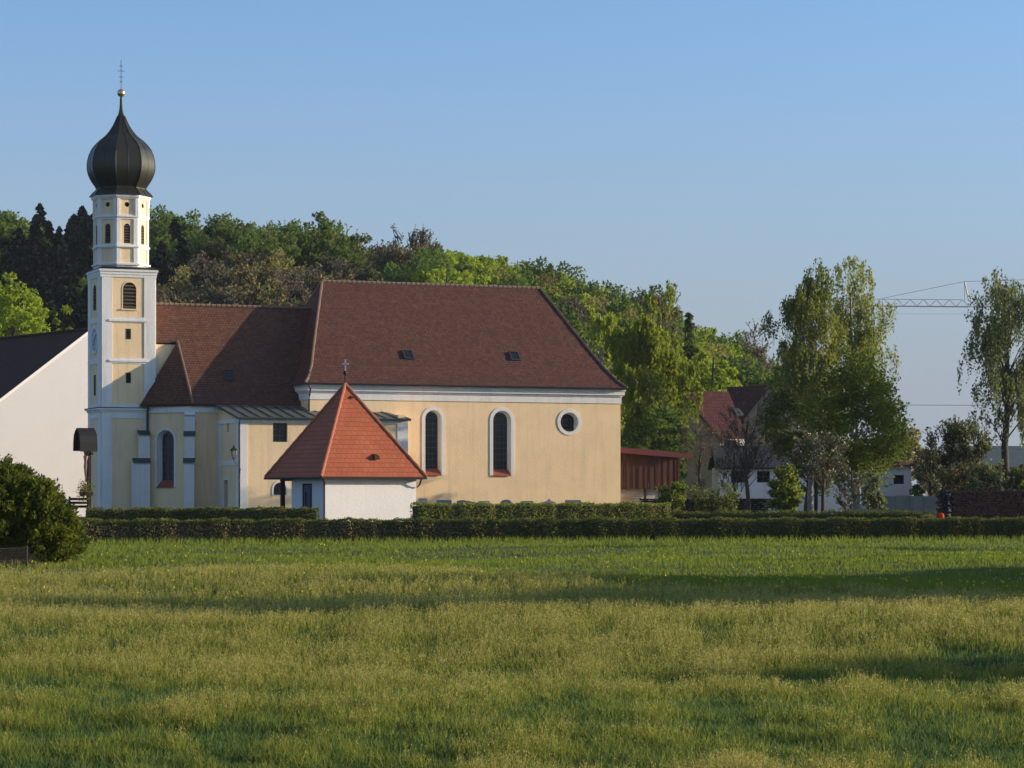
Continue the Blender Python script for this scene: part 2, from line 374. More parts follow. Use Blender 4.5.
nt_.links.new(c_, b_.inputs['Base Color']); b_.inputs['Roughness'].default_value = 1
bump(nt_, b_, noise(nt_, 6, 5, .7, g_.outputs['Position']), .8, .1)
gr = arr_obj('meadow_ground', np.stack([X.ravel(), Y.ravel(), Z.ravel()], 1), q, m)
gr.data.polygons.foreach_set('use_smooth', [True] * len(gr.data.polygons)); tag(gr, kind='structure')

# ================================================================ evening air
hz_ = bpy.data.materials.new('thin_haze'); hz_.use_nodes = True; hn = hz_.node_tree; hn.nodes.remove(hn.nodes['Principled BSDF'])
pv = hn.nodes.new('ShaderNodeVolumePrincipled'); pv.inputs['Color'].default_value = (.80, .88, 1, 1); pv.inputs['Density'].default_value = .00006; pv.inputs['Anisotropy'].default_value = 0
hn.links.new(pv.outputs[0], hn.nodes['Material Output'].inputs['Volume'])
HZB = MB(); HZB.box(-510, 510, -310, 1310, -1.5, 72); hzo = HZB.build('haze', hz_); tag(hzo, 'thin pale evening haze in the air', 'haze', kind='stuff')

# ================================================================ THE CHURCH (local frame: x along the nave, y back)
PH = R(22); cc, ss = cos(PH), sin(PH); OX, OY = (310 - 512) / F * 180, 180.0
def pa(px, b): t = (px - 512) / F; return (t * (OY + b * cc) - OX + b * ss) / (cc - t * ss)
church = thing('church', 'cream and white baroque church with onion dome tower, high brown tiled nave and lower choir', 'church', (OX, OY, 0), PH)
G = .3
NW, NL = 13.6, 23.58
def arch(x0, x1, z0, z1, n=12):
    """round-headed opening"""
    r = (x1 - x0) / 2; c = (x0 + x1) / 2
    return [(x0, z0), (x1, z0)] + [(c + r * cos(pi * k / n), z1 - r + r * sin(pi * k / n)) for k in range(n + 1)]
def circ(c, z, r, n=24): return [(c + r * cos(2 * pi * k / n), z + r * sin(2 * pi * k / n)) for k in range(n)]
def rect(x0, x1, z0, z1): return [(x0, z0), (x1, z0), (x1, z1), (x0, z1)]
def zl(a, b, y): return HC + (HZ - y) / F * (OY + a * ss + b * cc)
def plane_T(p0, p1):
    """matrix: x runs from p0 to p1 in plan, y points inward (to the left-hand side of the run)"""
    d = Vector((p1[0] - p0[0], p1[1] - p0[1], 0)).normalized(); n = Vector((-d.y, d.x, 0))
    return Matrix(((d.x, n.x, 0, p0[0]), (d.y, n.y, 0, p0[1]), (0, 0, 1, 0), (0, 0, 0, 1)))
def church_window(kind, x0, x1, z0, z1, T, parent, label=None, depth=.55, border=.25, sill=True, splay=.12):
    """splayed white reveal, leaded glass and a sloping tile sill"""
    if kind == 'round':
        c = (x0 + x1) / 2; zc = (z0 + z1) / 2; r = (x1 - x0) / 2
        out = circ(c, zc, r + border); op = circ(c, zc, r); inn = circ(c, zc, r - splay)
    else:
        out = arch(x0 - border, x1 + border, z0 - .04, z1 + border); op = arch(x0, x1, z0, z1); inn = arch(x0 + splay, x1 - splay, z0 + .3, z1 - splay)
    fb = MB(); fb.slab(out, [op], -.035, .02, T)
    n = len(op); b = len(fb.v)
    fb.v += [tuple(T @ Vector((p[0], .02, p[1]))) for p in op] + [tuple(T @ Vector((p[0], depth, p[1]))) for p in inn]
    for k in range(n): j = (k + 1) % n; fb.f.append([b + k, b + j, b + n + j, b + n + k]); fb.m.append(0)
    w_ = fb.build('window', M['white'], parent, recalc=False)
    if label: w_['label'] = label
    g = MB()
    xs_ = [p[0] for p in inn]; zs_ = [p[1] for p in inn]; xa, xb, za, zb = min(xs_), max(xs_), min(zs_), max(zs_)
    g.slab(inn, [], depth - .06, depth - .02, T, m=0)
    k = xa + .28
    while k < xb - .1:
        half = zb
        g.box(k - .018, k + .018, depth - .09, depth - .062, za + .02, zb - (.25 if kind != 'round' else .12), T, m=1); k += .3
    k = za + .35
    while k < zb - .15:
        g.box(xa + .03, xb - .03, depth - .095, depth - .062, k - .018, k + .018, T, m=1); k += .42
    g.build('pane', [M['glass'], M['lead']], w_)
    if sill:
        s_ = MB(); pr = .1
        A = [(x0 + .02, -pr, z0 - .03), (x1 - .02, -pr, z0 - .03), (x1 - .02 - splay * .5, depth - .1, z0 + .42), (x0 + .02 + splay * .5, depth - .1, z0 + .42)]
        s_.sheet([T @ Vector(p) for p in A], .05); s_.build('sill', M['silltile'], w_)
    return w_
I4 = Matrix.Identity(4)
# --- nave
z_e = 9.93
wn = MB()
w1 = (pa(425.2, 0), pa(441.5, 0)); w2 = (pa(493, 0), pa(511, 0))
zw0, zw1 = zl(8, 0, 474.5), zl(8, 0, 410)
zx0, zx1 = zl(13, 0, 475), zl(13, 0, 410.5)
rc = pa(569.3, 0); rz_ = zl(19, 0, 422); rr = .70
H1 = arch(w1[0], w1[1], zw0, zw1); H2 = arch(w2[0], w2[1], zx0, zx1); H3 = circ(rc, rz_, rr)
wn.slab(rect(0, NL, G, z_e - .02), [H1, H2, H3], 0, .7)
wn.box(0, .7, .702, NW - .702, G, z_e - .02); wn.box(NL - .7, NL, .702, NW - .702, G, z_e - .02); wn.box(0, NL, NW - .7, NW, G, z_e - .02)
wn.build('nave_wall', M['cream'], church)
for args in (('arch', w1[0], w1[1], zw0, zw1, 'arched nave window beside the small chapel roof'), ('arch', w2[0], w2[1], zx0, zx1, 'arched nave window in the middle of the lit wall')):
    church_window(*args[:5], I4, church, args[5])
church_window('round', rc - rr, rc + rr, rz_ - rr, rz_ + rr, I4, church, 'round nave window near the corner', sill=False)
sl = MB(); sl.sheet([(rc - .42, -.02, rz_ - .62), (rc + .42, -.02, rz_ - .62), (rc + .5, .42, rz_ - .3), (rc - .5, .42, rz_ - .3)], .04); sl.build('sill', M['iron'], church)
# corner strip + cornice (stepped mouldings round the nave)
co = MB()
for (o, z0, z1) in ((.06, z_e - 1.1, z_e - .62), (.13, z_e - .618, z_e - .50), (.24, z_e - .498, z_e - .22), (.30, z_e - .218, z_e - .03)):
    co.box(-o, NL + o, -o, 0, z0, z1); co.box(-o, -.001, .001, NW + o, z0, z1); co.box(NL + .001, NL + o, .001, NW + o, z0, z1); co.box(-o + .002, NL + o - .002, NW + .001, NW + o, z0, z1)
co.build('cornice', M['white'], church)
def ring_roof(name, rings, W, mat, thick_ov, parent):
    """rings: (aL, aR, b, z) from the eave up; last ring is the ridge"""
    r = MB()
    def corners(q): aL, aR, b, z = q; return [(aL, b, z), (aR, b, z), (aR, W - b, z), (aL, W - b, z)]
    for i in range(len(rings) - 1):
        A, B = corners(rings[i]), corners(rings[i + 1])
        for k in range(4):
            j = (k + 1) % 4
            if abs(rings[i + 1][2] * 2 - W) < 1e-6:
                if k in (0, 2): r.face([A[k], A[j], B[j], B[k]])
                else: r.face([A[k], A[j], B[j]])
            else: r.face([A[k], A[j], B[j], B[k]])
    A = corners(rings[0]); r.face([(p[0], p[1], p[2] - .001) for p in reversed(A)])
    L = [(p[0], p[1], p[2] - .09) for p in A]
    for k in range(4): r.face([A[k], L[k], L[(k + 1) % 4], A[(k + 1) % 4]])
    o = r.build(name, mat, parent)
    return o
NR = [(-.5, NL + .32, -.5, z_e), (-.12, NL - .1, .0, z_e + .40), (.40, NL - .7, .9, z_e + 1.3), (.92, NL - 1.35, 2.1, z_e + 2.62), (3.06, 20.08, 6.8, 17.58)]
nroof = ring_roof('nave_roof', NR, NW, M['oldtile'], .1, church)
h = MB()
for side in (0, 1):
    for bk in (0, 1):
        pts = [((q[side]), (NW - q[2]) if bk else q[2], q[3] + .04) for q in NR]
        fine = []
        for i in range(len(pts) - 1):
            for t in np.linspace(0, 1, 8, endpoint=False): fine.append([pts[i][k] + (pts[i + 1][k] - pts[i][k]) * t for k in range(3)])
        fine.append(pts[-1]); h.tube(fine, [.085 + .022 * (i % 2) for i in range(len(fine))], 6)
k = 3.06
while k < 20.05:
    h.tube([(k, 6.8, 17.62), (min(k + .37, 20.08), 6.8, 17.62)], [.13, .105], 6); k += .38
h.build('ridge_tiles', M['ridge'], nroof)
def skylight(a, z, rings, parent):
    # find slope between rings 3 and 4
    q0, q1 = rings
    t = (z - q0[1]) / (q1[1] - q0[1]); b = q0[0] + (q1[0] - q0[0]) * t
    d = Vector((0, q1[0] - q0[0], q1[1] - q0[1])).normalized(); n = Vector((0, -d.z, d.y))
    T = Matrix(((1, 0, 0, a), (0, d.y, n.y, b), (0, d.z, n.z, z), (0, 0, 0, 1)))
    s_ = MB(); s_.slab(rect(-.36, .36, -.44, .44), [rect(-.29, .29, -.37, .37)], 0, .12, T @ Matrix(((1, 0, 0, 0), (0, 0, 1, 0), (0, 1, 0, 0), (0, 0, 0, 1))))
    o = s_.build('skylight', M['seam'], parent)
    p = MB(); p.box(-.29, .29, -.37, .37, .02, .08, T); p.build('pane', M['glass'], o)
skylight(pa(401, 3.2), zl(7, 3.2, 356), [(2.1, z_e + 2.62), (6.8, 17.58)], nroof)
skylight(pa(507, 3.2), zl(14, 3.2, 357), [(2.1, z_e + 2.62), (6.8, 17.58)], nroof)
for x_, h_ in ((20.1, 18.9), (3.1, 18.6)): rod = MB(); rod.tube([(x_, 6.8, 17.5), (x_, 6.8, 17.9), (x_, 6.8, h_)], [.06, .035, .02], 5); rod.build('lightning_rod', M['iron'], nroof)
gu = MB(); gu.tube([(-.5, -.56, z_e - .02), (NL + .3, -.56, z_e - .02)], .065, 6); gu.build('gutter', M['pipe'], church)
def downpipe(pts, r=.06): p = MB(); p.tube(pts, r, 6); return p.build('downpipe', M['pipe'], church)
downpipe([(-.3, -.5, z_e - .05), (-.12, -.48, z_e - .35), (-.1, -.25, z_e - .8), (-.1, -.12, z_e - 1.2), (-.1, -.12, 8.0)])
# --- choir
bc, a1 = 2.3, -7.92
ez = 8.45
tl, tb = pa(101.6, 4.8), 4.8; TW = pa(154.8, 4.8) - tl; TD = 3.75; tr = tl + TW
A_ = (-8.1, 5.0, ez + 3.0 * 1.49); B_ = (a1 + .12, 1.98, ez); C_ = (pa(140.5, 4.55), 4.62, ez)
cw = MB()
FT = plane_T((a1 - 2.5, bc + 2.5), (a1, bc))
fl = 2.5 * sqrt(2)
fx0, fx1 = .92, 2.28
fz0, fz1 = zl(-9.2, 3.5, 486.5), zl(-9.2, 3.5, 430)
cw.box(a1, .002, bc, bc + .6, G, ez - .05)
cw.slab(rect(0, fl - .004, G, ez - .05), [arch(fx0, fx1, fz0, fz1)], 0, .6, FT)
cw.box(tr - .5, a1 + .1, 5.06, 5.5, G, 12.7)       # upper wall between tower and corner
cw.box(a1, 0.002, NW - bc - .6, NW - bc, G, ez - .05)
cw.build('choir_wall', M['cream'], church)
church_window('arch', fx0, fx1, fz0, fz1, FT, church, 'arched choir window in shade beside the tower', border=.14, splay=.13, depth=.58)
cwt = MB()
cwt.box(a1 - .0, -.002, bc - .12, bc - .002, ez - .55, ez - .08); cwt.slab(rect(-.1, fl + .05, ez - .55, ez - .08), [], -.12, -.002, FT)
cwt.build('choir_cornice', M['white'], church)
cr = MB()
RZ = 15.6
cr.sheet([(tr + .01, 6.8, RZ), (tr + .01, 5.0, A_[2]), A_, B_, (.3, 1.98, ez), (2.45, 6.8, RZ)], .14)
cr.sheet([(tr + .01, 6.8, RZ), (2.45, 6.8, RZ), (.3, NW - 1.98, ez), (a1, NW - 1.98, ez), (tr + .01, NW - 5, A_[2])], .14)
cr.sheet([A_, C_, B_], .14)
cr.sheet([(A_[0], A_[1], A_[2] - .02), (tr + .1, 5.05, ez + 1), (C_[0] + .05, C_[1] + .05, ez)], .05, d=(0, 1, 0))
croof = cr.build('choir_roof', M['choirtile'], church)
h = MB(); n = 16
pts = [Vector(A_).lerp(Vector(B_), t) + Vector((0, -.02, .05)) for t in np.linspace(0, 1, n)]; h.tube(pts, [.075 + .02 * (i % 2) for i in range(n)], 6); h.build('hip_tiles', M['ridge'], croof); h = MB()
k = tr + .05
while k < 2.3:
    h.tube([(k, 6.8, RZ + .04), (k + .35, 6.8, RZ + .04)], [.12, .095], 6); k += .38
h.build('ridge_tiles', M['ridge'], croof)
q0 = (1.98, ez); q1 = (6.8, RZ)
skylight(pa(232, 2.7), zl(-5, 2.7, 375), [q0, q1], croof)
gu = MB(); gu.tube([C_, B_, (-6.2, 1.93, ez - .02)], .07, 6); gu.build('gutter', M['pipe'], church)
downpipe([(C_[0] + .45, C_[1] - .55, ez - .05), (a1 - 2.42, bc + 2.26, ez - .5), (a1 - 2.42, bc + 2.26, G)], .075)
def buttress(p0, p1, wd, d0, d1, zs, label=None):
    """stepped buttress: p0,p1 in plan give its wall-line, sticks out by d"""
    pass
def butt(T, x0, x1, steps, mat=M['white']):
    """steps: (z0, z1, depth) upward; every step is capped by a sloping slab"""
    s_ = MB(); cps = []
    for i, (z0, z1, d, x0, x1) in enumerate([(st + (x0, x1))[:5] for st in steps]):
        nd = steps[i + 1][2] if i + 1 < len(steps) else .02
        s_.box(x0, x1, -d, -.003, z0, z1, T)
        A = [(x0 - .05, -d - .06, z1 + .0), (x1 + .05, -d - .06, z1 + .0), (x1 + .06, -nd, z1 + .28), (x0 - .06, -nd, z1 + .28)]
        if i < len(steps) - 1 or len(steps) < 3: cp = MB(); cp.sheet([T @ Vector(p) for p in A], .045); cps.append(cp)
        s_.sheet([T @ Vector(p) for p in ((x0, -d, z1 - .01), (x1, -d, z1 - .01), (x1, -nd, z1 + .2), (x0, -nd, z1 + .2))], .15)
    o = s_.build('buttress', mat, church); [cp.build('coping', M['seam'], o) for cp in cps]
yb1, yb2 = zl(-8, 2, 444), zl(-8, 2, 424)
BT = plane_T((a1 - .35, bc + .1), (a1 + .6, bc - .12))
BT = Matrix.Translation((a1, bc, 0)) @ Matrix.Rotation(R(-20), 4, 'Z')
butt(BT, -.36, .36, [(G, zl(-8, 2, 462), .9), (zl(-8, 2, 462) + .2, zl(-8, 2, 435), .55), (zl(-8, 2, 435) + .2, ez - .7, .22)])
# --- annex (sacristy) with standing-seam roof
ab, al, ar = -3.2, pa(240, -3.2), pa(407.5, -3.2)
az_f, sl_ = 7.40, .17
aw = MB()
wA = (pa(273, ab), pa(287.5, ab)); zA = (zl(-3, ab, 442), zl(-3, ab, 423))
wB = (pa(273.5, ab), pa(286.5, ab)); zB = (zl(-3, ab, 495), zl(-3, ab, 482.5))
aw.slab(rect(al, ar, G, az_f), [rect(wA[0], wA[1], zA[0], zA[1]), arch(wB[0], wB[1], zB[0], zB[1])], ab, ab + .5)
LT = plane_T((al, bc), (al, ab))            # left (shaded) side of the annex
Ls = bc - ab
aw.slab([(0.003, G), (Ls - .502 + .5, G), (Ls, az_f), (0.003, az_f + .75)], [rect(Ls - 3.2, Ls - 2.75, zl(-6, -1, 432), zl(-6, -1, 423)), rect(Ls - 3.9, Ls - 2.9, G + .02, zl(-6, -1, 480))], 0, .45, LT)
aw.box(ar - .5, ar, ab + .501, -.003, G, az_f + .35)
aw.build('annex_wall', M['cream'], church)
tr_ = MB()
tr_.box(al - .03, al + .52, ab - .03, ab - .002, G, az_f - .35); tr_.box(ar - .75, ar + .03, ab - .03, ab - .002, G, az_f - .3)
tr_.box(al - .03, ar + .03, ab - .05, ab - .002, az_f - .32, az_f - .06)
for x0, x1 in ((.02, .95), (Ls - .85, Ls + .03)): tr_.box(x0, x1, -.03, -.002, G, az_f - .35, LT)
tr_.box(.02, Ls + .05, -.05, -.002, az_f - .32, az_f - .06, LT)
tr_.box(.95, Ls - .85, -.03, -.002, zl(-6, -1, 463) - .15, zl(-6, -1, 463) + .15, LT)
tr_.slab(rect(Ls - 4.05, Ls - 2.75, G, zl(-6, -1, 478.4)), [rect(Ls - 3.9, Ls - 2.9, G - .0 + .01, zl(-6, -1, 480))], -.028, -.002, LT)
tr_.build('annex_trim', M['white'], church)
def small_window(T, x0, x1, z0, z1, parent, nx_=1, nz_=1, dep=.25, label=None, frame=True, arched=False, fm='lead', gm='glass'):
    s_ = MB()
    o_ = arch(x0, x1, z0, z1) if arched else rect(x0, x1, z0, z1)
    i_ = arch(x0 + .06, x1 - .06, z0 + .06, z1 - .06) if arched else rect(x0 + .06, x1 - .06, z0 + .06, z1 - .06)
    s_.slab(o_, [i_], dep - .05, dep + .03, T, m=0)
    for k in range(1, nx_ + 1):
        c = x0 + (x1 - x0) * k / (nx_ + 1); s_.box(c - .025, c + .025, dep - .04, dep + .02, z0 + .05, z1 - .05, T, m=0)
    for k in range(1, nz_ + 1):
        c = z0 + (z1 - z0) * k / (nz_ + 1); s_.box(x0 + .05, x1 - .05, dep - .035, dep + .015, c - .025, c + .025, T, m=0)
    o = s_.build('window', M[fm], parent)
    if label: o['label'] = label
    p = MB(); p.slab(i_, [], dep + .035, dep + .06, T); p.build('pane', M[gm], o)
    return o
AT = Matrix.Translation((0, ab, 0))
small_window(AT, wA[0], wA[1], zA[0], zA[1], church, 1, 2, label='square barred annex window')
small_window(AT, wB[0], wB[1], zB[0], zB[1], church, 1, 0, arched=True, label='low arched annex window beside the chapel')
sb = MB(); sb.slab(arch(wB[0] - .12, wB[1] + .22, zB[0] - .05, zB[1] + .15), [arch(wB[0], wB[1], zB[0], zB[1])], -.025, -.002, AT); sb.build('window_surround', M['white'], church)
small_window(LT, Ls - 3.2, Ls - 2.75, zl(-6, -1, 432), zl(-6, -1, 423), church, 0, 0, label='narrow slot window in the shaded annex side')
d_ = MB(); d_.box(Ls - 3.9, Ls - 2.9, .3, .36, G, zl(-6, -1, 480), LT); d_.box(Ls - 3.5, Ls - 3.42, .28, .31, G + .1, zl(-6, -1, 481), LT); d_.build('door', M['darkwood'], church)
rf = MB()
rf.sheet([(al - .3, ab - .35, az_f), (ar + .12, ab - .35, az_f), (ar - .35, 0, az_f + sl_ * 3.55), (0, 0, az_f + sl_ * 3.55), (0, 1.95, ez - .02), (al - .3, 1.95, ez - .02)], .1)
rf_o = rf.build('annex_roof', M['sheet'], church)
sm = MB(); k = al - .28
while k < ar + .1:
    if k < 0: e = Vector((k, 1.95, ez - .02))
    else: t = 0 if k < ar - .35 else (k - (ar - .35)) / .65; e = Vector((k, -3.5 * t, az_f + sl_ * 3.55 * (1 - t)))
    s0 = Vector((k, ab - .36, az_f))
    sm.tube([s0 + Vector((0, 0, .03)), e + Vector((0, 0, .03))], .035, 4); k += .82
sm.tube([(al - .3, ab - .37, az_f - .02), (ar + .12, ab - .37, az_f - .02)], .07, 6)
sm.build('roof_seams', M['seam'], rf_o)
downpipe([(al - .08, ab - .3, az_f - .05), (al - .08, ab - .12, az_f - .4), (al - .08, ab - .12, G)])
# lamp on the annex corner
lm = MB()
lp = Vector((al - .55, ab - .45, zl(al, ab, 455)))
lm.tube([(al, ab - .02, zl(al, ab, 473)), (al - .05, ab - .3, lp.z - .95), lp + Vector((0, 0, -.42)), lp + Vector((0, 0, -.3))], .028, 5, m=0)
lm.lathe([(.06, -.3), (.10, -.28), (.11, -.26)], 6, m=0); lm.lathe([(.28, .3), (.22, .38), (.06, .52), (.05, .62), (.01, .66)], 6, m=0)
for k in range(6):
    a = 2 * pi * k / 6; lm.tube([(.10 * cos(a), .10 * sin(a), -.26), (.22 * cos(a), .22 * sin(a), .3)], .014, 4, m=0)
lm.lathe([(.095, -.25), (.205, .29)], 6, m=1)
for i in range(len(lm.v)):
    if i >= 4 * 5: lm.v[i] = tuple(Vector(lm.v[i]) + lp)
lm.build('wall_lamp', [M['iron'], M['lampglass']], church)
# --- tower
tw = MB()
ZC1 = zl(tl, tb, 409.5); ZT = zl(tl, tb, 268.6)
tw.box(tl, tr, tb, tb + TD, G, ZT)
tower = tw.build('tower', M['white'], church)
tower['label'] = 'slim square white bell tower with cream panels under an octagonal lantern'
TF = Matrix.Translation((tl, tb, 0)); TL = plane_T((tl, tb + TD), (tl, tb)); TR = plane_T((tr, tb), (tr, tb + TD))
def ty(y): return zl(tl, tb, y)
bands = [(ty(357), ty(323.5), None), (ty(403.5), ty(363.5), None), (ty(316.5), ty(277), None)]
trim = MB(); pan = MB()
px0, px1 = .55, TW - .75
fr = []
rows = [(G, ty(418)), (ty(403.8), ty(363)), (ty(357.5), ty(322)), (ty(316.5), ty(276.5))]
outer_f = rect(0, TW, G, ZT - .05)
trim.slab(outer_f, [rect(.72, TW - .78, a_ + (0.02 if i == 0 else 0), b__) for i, (a_, b__) in enumerate(rows)], -.09, -.002, TF)
trim.slab(rect(-.09, TD, G, ZT - .05), [rect(.75, TD - .85, a_ + (0.02 if i == 0 else 0), b__) for i, (a_, b__) in enumerate(rows)], -.09, -.002, TL)
trim.slab(rect(.0, TD, G, ZT - .05), [rect(.75, TD - .75, a_ + (0.02 if i == 0 else 0), b__) for i, (a_, b__) in enumerate(rows)], -.09, -.002, TR)
trim.build('tower_pilasters', M['white'], tower)
for T_, W_ in ((TF, TW), (TL, TD), (TR, TD)):
    for i, (z0, z1) in enumerate(rows):
        x0, x1 = (.72, W_ - .78) if T_ is TF else (.75, W_ - .8)
        if T_ is TF and i == 3:
            pan.slab(rect(x0 + .01, x1 - .01, z0 + .01, z1 - .01), [arch(1.48, 2.42, ty(308), ty(281.5))], -.05, -.001, T_)
        else: pan.box(x0 + .01, x1 - .01, -.05, -.001, z0 + .01, z1 - .01, T_)
pan.build('tower_panels', M['cream'], tower)
def around(mb, o, z0, z1): mb.box(tl - o, tr + o, tb - o, tb + TD + o, z0, z1)
cn = MB(); around(cn, .16, ty(411.5), ty(409.6)); around(cn, .28, ty(409.5), ty(408)); cn.build('lower_cornice', M['white'], tower)
cn = MB(); around(cn, .105, ZT - .55, ZT - .36); around(cn, .14, ZT - .358, ZT - .16); around(cn, .20, ZT - .158, ZT); cn.build('upper_cornice', M['white'], tower)
for y_ in (360, 319.5):
    cn = MB(); cn.box(tl + .5, tr - .5, tb - .15, tb - .093, ty(y_ + 1.4), ty(y_ - .6)); cn.build('string_course', M['white'], tower)
cp = MB(); around(cp, .30, ty(407.9), ty(407.1)); cp.build('cornice_flashing', M['iron'], tower)
# sloping sheet cover under the lantern
cv = MB(); o = .22
cx, cy = (tl + tr) / 2 - .06, tb + TD / 2
cv.face([(tl - o, tb - o, ZT + .01), (tr + o, tb - o, ZT + .01), (tr - .1, tb + .1, ZT + .2), (tl + .1, tb + .1, ZT + .2)])
cv.face([(tr + o, tb - o, ZT + .01), (tr + o, tb + TD + o, ZT + .01), (tr - .1, tb + TD - .1, ZT + .2), (tr - .1, tb + .1, ZT + .2)])
cv.face([(tr + o, tb + TD + o, ZT + .01), (tl - o, tb + TD + o, ZT + .01), (tl + .1, tb + TD - .1, ZT + .2), (tr - .1, tb + TD - .1, ZT + .2)])
cv.face([(tl - o, tb + TD + o, ZT + .01), (tl - o, tb - o, ZT + .01), (tl + .1, tb + .1, ZT + .2), (tl + .1, tb + TD - .1, ZT + .2)])
cv.face([(tl + .1, tb + .1, ZT + .2), (tr - .1, tb + .1, ZT + .2), (tr - .1, tb + TD - .1, ZT + .2), (tl + .1, tb + TD - .1, ZT + .2)])
cv.build('tower_ledge', M['domeseam'], tower)
def louvre_window(T, x0, x1, z0, z1, parent, label=None, off=0.0):
    s_ = MB(); s_.slab(arch(x0, x1, z0, z1), [], off + .0, off + .012, T, m=0)
    n_ = max(3, int((z1 - z0) / .24))
    for k in range(n_):
        z = z0 + (z1 - z0 - .1) * (k + .5) / n_
        r = (x1 - x0) / 2; top = z1 - r; ww = r if z < top else sqrt(max(.01, r * r - (z - top) ** 2))
        c = (x0 + x1) / 2
        s_.sheet([T @ Vector(p) for p in ((c - ww + .03, off - .045, z - .05), (c + ww - .03, off - .045, z - .05), (c + ww - .03, off - .005, z + .05), (c - ww + .03, off - .005, z + .05))], .02, m=1)
    o_ = s_.build('louvred_window', [M['blackhole'], M['louvre']], parent)
    if label: o_['label'] = label
louvre_window(TF, 1.49, 2.41, ty(308) + .01, ty(281.5) - .01, tower, off=-.03)
pw = MB(); pw.slab(arch(1.48 - .07, 2.42 + .07, ty(308) - .0, ty(281.5) + .08), [arch(1.48, 2.42, ty(308) + .002, ty(281.5))], -.07, -.052, TF); pw.box(1.35, 2.55, -.13, -.052, ty(309.5), ty(308.2), TF); pw.build('window_surround', M['cream'], tower)
louvre_window(TL, 1.5, 2.3, ty(308.5), ty(283), tower, off=-.064)
def slot(T, x0, x1, z0, z1, off=-.062):
    s_ = MB(); s_.slab(rect(x0 - .05, x1 + .05, z0 - .05, z1 + .05), [rect(x0, x1, z0, z1)], off, off + .01, T, m=0); s_.box(x0, x1, off + .003, off + .009, z0, z1, T, m=1)
    s_.build('slot_window', [M['louvre'], M['blackhole']], tower)
slot(TF, 1.74, 2.0, ty(338), ty(328.8)); slot(TF, 1.74, 2.0, ty(382), ty(372.8)); slot(TL, 1.7, 2.15, ty(394), ty(374.5))
# clock on the left face
ck = MB(); zc = ty(338.5)
t_ = MB(); n_ = 28
ck.slab(circ(1.9, zc, 1.0), [circ(1.9, zc, .82)], -.1, -.052, TL, m=0); ck.slab(circ(1.9, zc, .82), [], -.075, -.054, TL, m=1)
for k in range(12):
    a = 2 * pi * k / 12; ck.box(-.03, .03, -.085, -.076, .62, .78, TL @ Matrix.Translation((1.9, 0, zc)) @ Matrix.Rotation(a, 4, 'Y'), m=2)
for a, l, w2_ in ((R(205), .45, .05), (R(60), .7, .035)): ck.box(-w2_, w2_, -.1, -.088, -.1, l, TL @ Matrix.Translation((1.9, 0, zc)) @ Matrix.Rotation(a, 4, 'Y'), m=2)
ck.build('clock_face', [M['white'], M['clock'], M['iron']], tower)
# buttress at the tower foot
butt(Matrix.Translation((tl, tb - .16, 0)), 2.05, 3.2, [(G, ty(462), .7), (ty(462) + .2, ty(434), .45, 2.5, 3.25)])
# lantern (octagon)
ty2 = lambda y: zl(cx, cy, y)
LZ0, LZ1 = ZT + .2, ty2(197.5)
AP = 1.80; RL = AP / cos(pi / 8)
lan = MB(); lan.lathe([(RL - .12, LZ0 - .12), (RL - .12, LZ1)], 8, (cx, cy), pi / 8); lantern = lan.build('lantern', M['white'], tower)
lt = MB(); lpnl = MB()
zr = [(ty2(264.5), ty2(250.5)), (ty2(246.5), ty2(221.5)), (ty2(217), ty2(201))]
hw = (RL) * sin(pi / 8)
for k in range(8):
    a = 2 * pi * k / 8
    T = Matrix.Translation((cx, cy, 0)) @ Matrix.Rotation(a + pi / 2, 4, 'Z') @ Matrix.Translation((0, -AP, 0))
    if True:
        lt.slab(rect(-hw + .01, hw - .01, LZ0 - .12, LZ1), [rect(-.46, .46, z0, z1) for z0, z1 in zr], 0, .1, T)
        for j, (z0, z1) in enumerate(zr):
            holes = []
            if j == 1: holes = [arch(-.22, .22, ty2(245.5), ty2(226))]
            if j == 2: holes = [circ(0, ty2(207), .17, 14)]
            lpnl.slab(rect(-.455, .455, z0 + .004, z1 - .004), holes, .055, .1, T)
        lt.box(-hw + .03, -hw + .17, -.05, -.001, ty2(219), LZ1 - .02, T); lt.box(hw - .17, hw - .03, -.05, -.001, ty2(219), LZ1 - .02, T)
        lt.box(-hw, hw, -.07, -.001, ty2(219.5), ty2(218), T); lt.box(-hw, hw, -.09, -.001, ty2(249.4), ty2(247.8), T); lt.box(-hw - .02, hw + .02, -.12, -.001, ty2(267), ty2(265.3), T)
        s_ = MB(); s_.slab(arch(-.22, .22, ty2(245.5), ty2(226)), [], .11, .115, T, m=0)
        for q_ in range(7):
            z = ty2(245.5) + .1 + q_ * .19
            s_.sheet([T @ Vector(p) for p in ((-.2, .075, z - .04), (.2, .075, z - .04), (.2, .105, z + .04), (-.2, .105, z + .04))], .02, m=1)
        s_.build('louvred_window', [M['blackhole'], M['louvre']], lantern)
        s_ = MB(); s_.slab(circ(0, ty2(207), .165, 14), [], .10, .112, T); s_.build('oculus', M['blackhole'], lantern)
lt.build('pilasters', M['white'], lantern); lpnl.build('panels', M['cream'], lantern)
lc = MB(); lc.lathe([(RL + .02, LZ1 - .28), (RL + .16, LZ1 - .12), (RL + .16, LZ1)], 8, (cx, cy), pi / 8); lc.build('eaves_moulding', M['white'], lantern)
